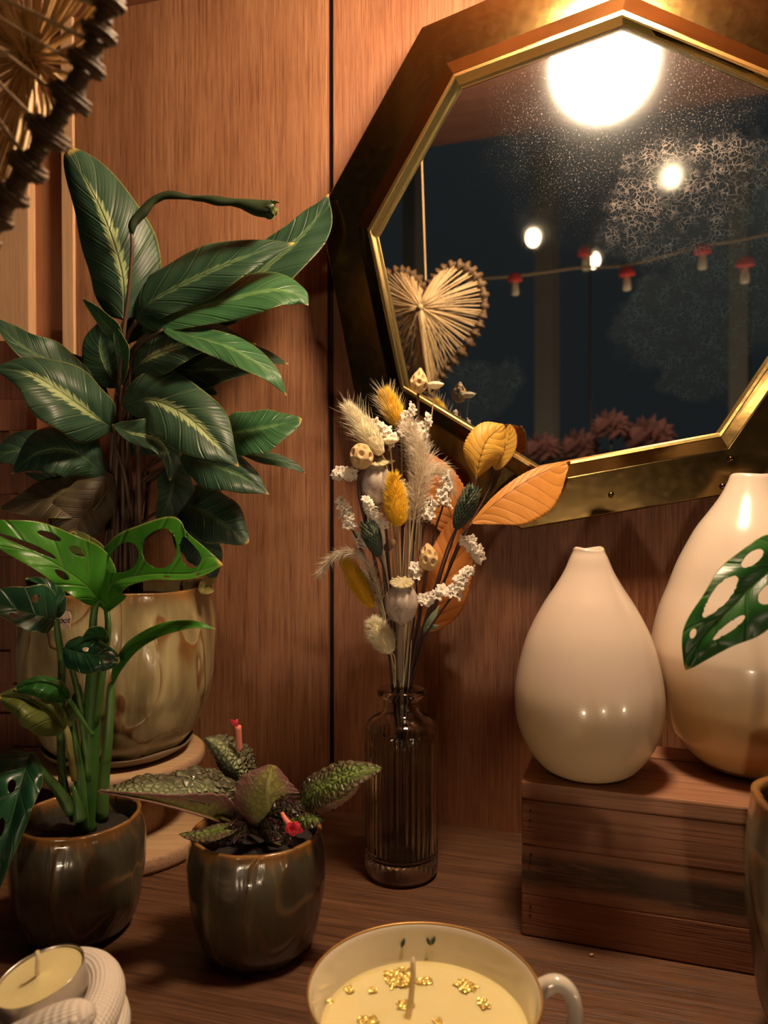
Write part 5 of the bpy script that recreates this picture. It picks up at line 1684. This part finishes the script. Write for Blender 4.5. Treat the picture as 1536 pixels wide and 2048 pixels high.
def fill_bulb(label, p, r, e):  # unseen bulbs added as front fill; side pair placed from the vase glints
    p = Vector(p)
    t = thing('fill_bulb', label, 'lamp', p)
    bm = bmesh.new(); bmesh.ops.create_uvsphere(bm, u_segments=20, v_segments=12, radius=r, matrix=Matrix.Translation(p))
    gm = M['bulb'].copy(); gm.node_tree.nodes['Principled BSDF'].inputs['Emission Strength'].default_value = e
    obj('globe', bm, gm, t)
    bm = bmesh.new(); tube(bm, [p + Vector((0, 0, r * .9)), p + Vector((0, 0, r * 1.9))], r * .45, 10); obj('socket', bm, M['darkmetal'], t)
    bm = bmesh.new(); tube(bm, [p + Vector((0, 0, r * 1.9)), Vector((p.x, p.y, p.z + .9))], .003, 6); obj('cord', bm, M['cordfabric'], t)


fill_bulb('unseen fill bulb behind the viewer on the right, glinting in the vases', (.66, -.22, .04), .030, 55)
fill_bulb('unseen fill bulb behind the viewer on the left, glinting in the vases', (-.45, -1.0, -.15), .040, 165)
fill_bulb('unseen fill bulb straight behind the viewer, added to light the pots', (.32, -1.2, -.08), .040, 150)


def mush(label, x, y, Yv, s):
    p = R_(x, y, Yv)
    t = thing('felt_mushroom', label, 'ornament', p, group='felt mushrooms on the garland in the mirror')
    bm = bmesh.new(); lathe(bm, [(.0001, 1.0 * s), (.35 * s, .93 * s), (.62 * s, .66 * s), (.72 * s, .30 * s), (.66 * s, .16 * s), (.3 * s, .14 * s)], 24, p, cap_top=True); obj('cap', bm, M['mushred'], t)
    bm = bmesh.new(); lathe(bm, [(.22 * s, -1.1 * s), (.36 * s, -1.0 * s), (.34 * s, -.5 * s), (.25 * s, .15 * s)], 20, p, cap_top=True); obj('stalk', bm, M['mushstalk'], t)


mush('red mushroom ornament leftmost on the garland in the mirror, right of the heart', 1030, 567, 2.2, .030)
mush('red mushroom ornament beside the middle string light bulb in the mirror', 1172, 516, 2.5, .036)
mush('red mushroom ornament third along the garland in the mirror', 1254, 556, 2.2, .032)
mush('red mushroom ornament fourth along the garland in the mirror', 1405, 512, 2.1, .033)
mush('red mushroom ornament nearest the right edge of the mirror view', 1490, 538, 2.0, .033)
bm = bmesh.new(); tube(bm, [R_(*q) for q in spline([(900, 560, 2.3), (1030, 552, 2.25), (1160, 535, 2.3), (1254, 530, 2.2), (1405, 492, 2.1), (1490, 478, 2.05), (1700, 430, 2.0)], 40)], .004, 6)
tag(obj('garland_string', bm, M['garland'], loc=tuple(R_(1200, 520, 2.2))), 'jute string the red mushrooms hang from, seen in the mirror', 'string')

tp = R_(1190, 880, 1.75); tz = tp.z - .05
tb_ = thing('display_table', 'dark table behind the viewer that carries the pink flowers', 'table', (tp.x, tp.y, tz - .6))
obj('tabletop', box((tp.x - .5, tp.y - .35, tz - .03), (tp.x + .5, tp.y + .35, tz), .003), M['tabledark'], tb_, smooth=False)
for sx in (-1, 1):
    for sy in (-1, 1):
        obj('leg', box((tp.x + sx * .45 - .02, tp.y + sy * .3 - .02, tz - .6), (tp.x + sx * .45 + .02, tp.y + sy * .3 + .02, tz - .03), .003), M['tabledark'], tb_, smooth=False)


def pinkflower(label, x, y, Yv, r, seed):
    rnd = random.Random(seed); p = R_(x, y, Yv)
    t = thing('pink_flower', label, 'flower', (p.x, p.y, tz), group='pink flowers in the mirror')
    bm = bmesh.new()
    for i in range(46):
        zz = 1 - 1.5 * (i + .5) / 46; a = i * 2.39996
        d_ = Vector((math.sqrt(max(0, 1 - zz * zz)) * math.cos(a), math.sqrt(max(0, 1 - zz * zz)) * math.sin(a), zz))
        e = d_.orthogonal().normalized(); f_ = d_.cross(e)
        c = p + d_ * r * .35; tipp = p + d_ * r + Vector((0, 0, .1 * r))
        vs = [bm.verts.new(q) for q in (c - e * r * .12, c.lerp(tipp, .6) - e * r * .28 + f_ * r * .08, tipp, c.lerp(tipp, .6) + e * r * .28 + f_ * r * .08, c + e * r * .12)]
        bm.faces.new(vs)
    o = obj('bloom', bm, M['pinkpetal'], t, smooth=False); sm = o.modifiers.new('thick', 'SOLIDIFY'); sm.thickness = .001
    bm = bmesh.new(); tube(bm, [p - Vector((0, 0, r * .2)), Vector((p.x, p.y, tz))], .003, 6); obj('stem', bm, M['petiolegreen'], t)


pinkflower('pink bloom lowest in the mirror, by the long orange leaf', 1085, 905, 1.75, .045, 1)
pinkflower('pink bloom rising tallest in the mirror, mid right of the lower edge', 1222, 860, 1.72, .045, 2)
pinkflower('pink bloom low in the mirror between the other two', 1160, 900, 1.85, .05, 3)
pinkflower('wide pale pink bloom rightmost at the mirror bottom edge', 1300, 885, 1.75, .06, 4)

# ------------------------------------------------------------------ output look
sc.view_settings.view_transform = 'Standard'
sc.view_settings.look = 'None'
sc.view_settings.gamma = 1.0
sc.view_settings.use_curve_mapping = False
sc.view_settings.exposure = 0.22
sc.cycles.max_bounces = 8
sc.cycles.transmission_bounces = 8
sc.cycles.sample_clamp_indirect = 4.0
sc.cycles.caustics_refractive = False
sc.cycles.caustics_reflective = False
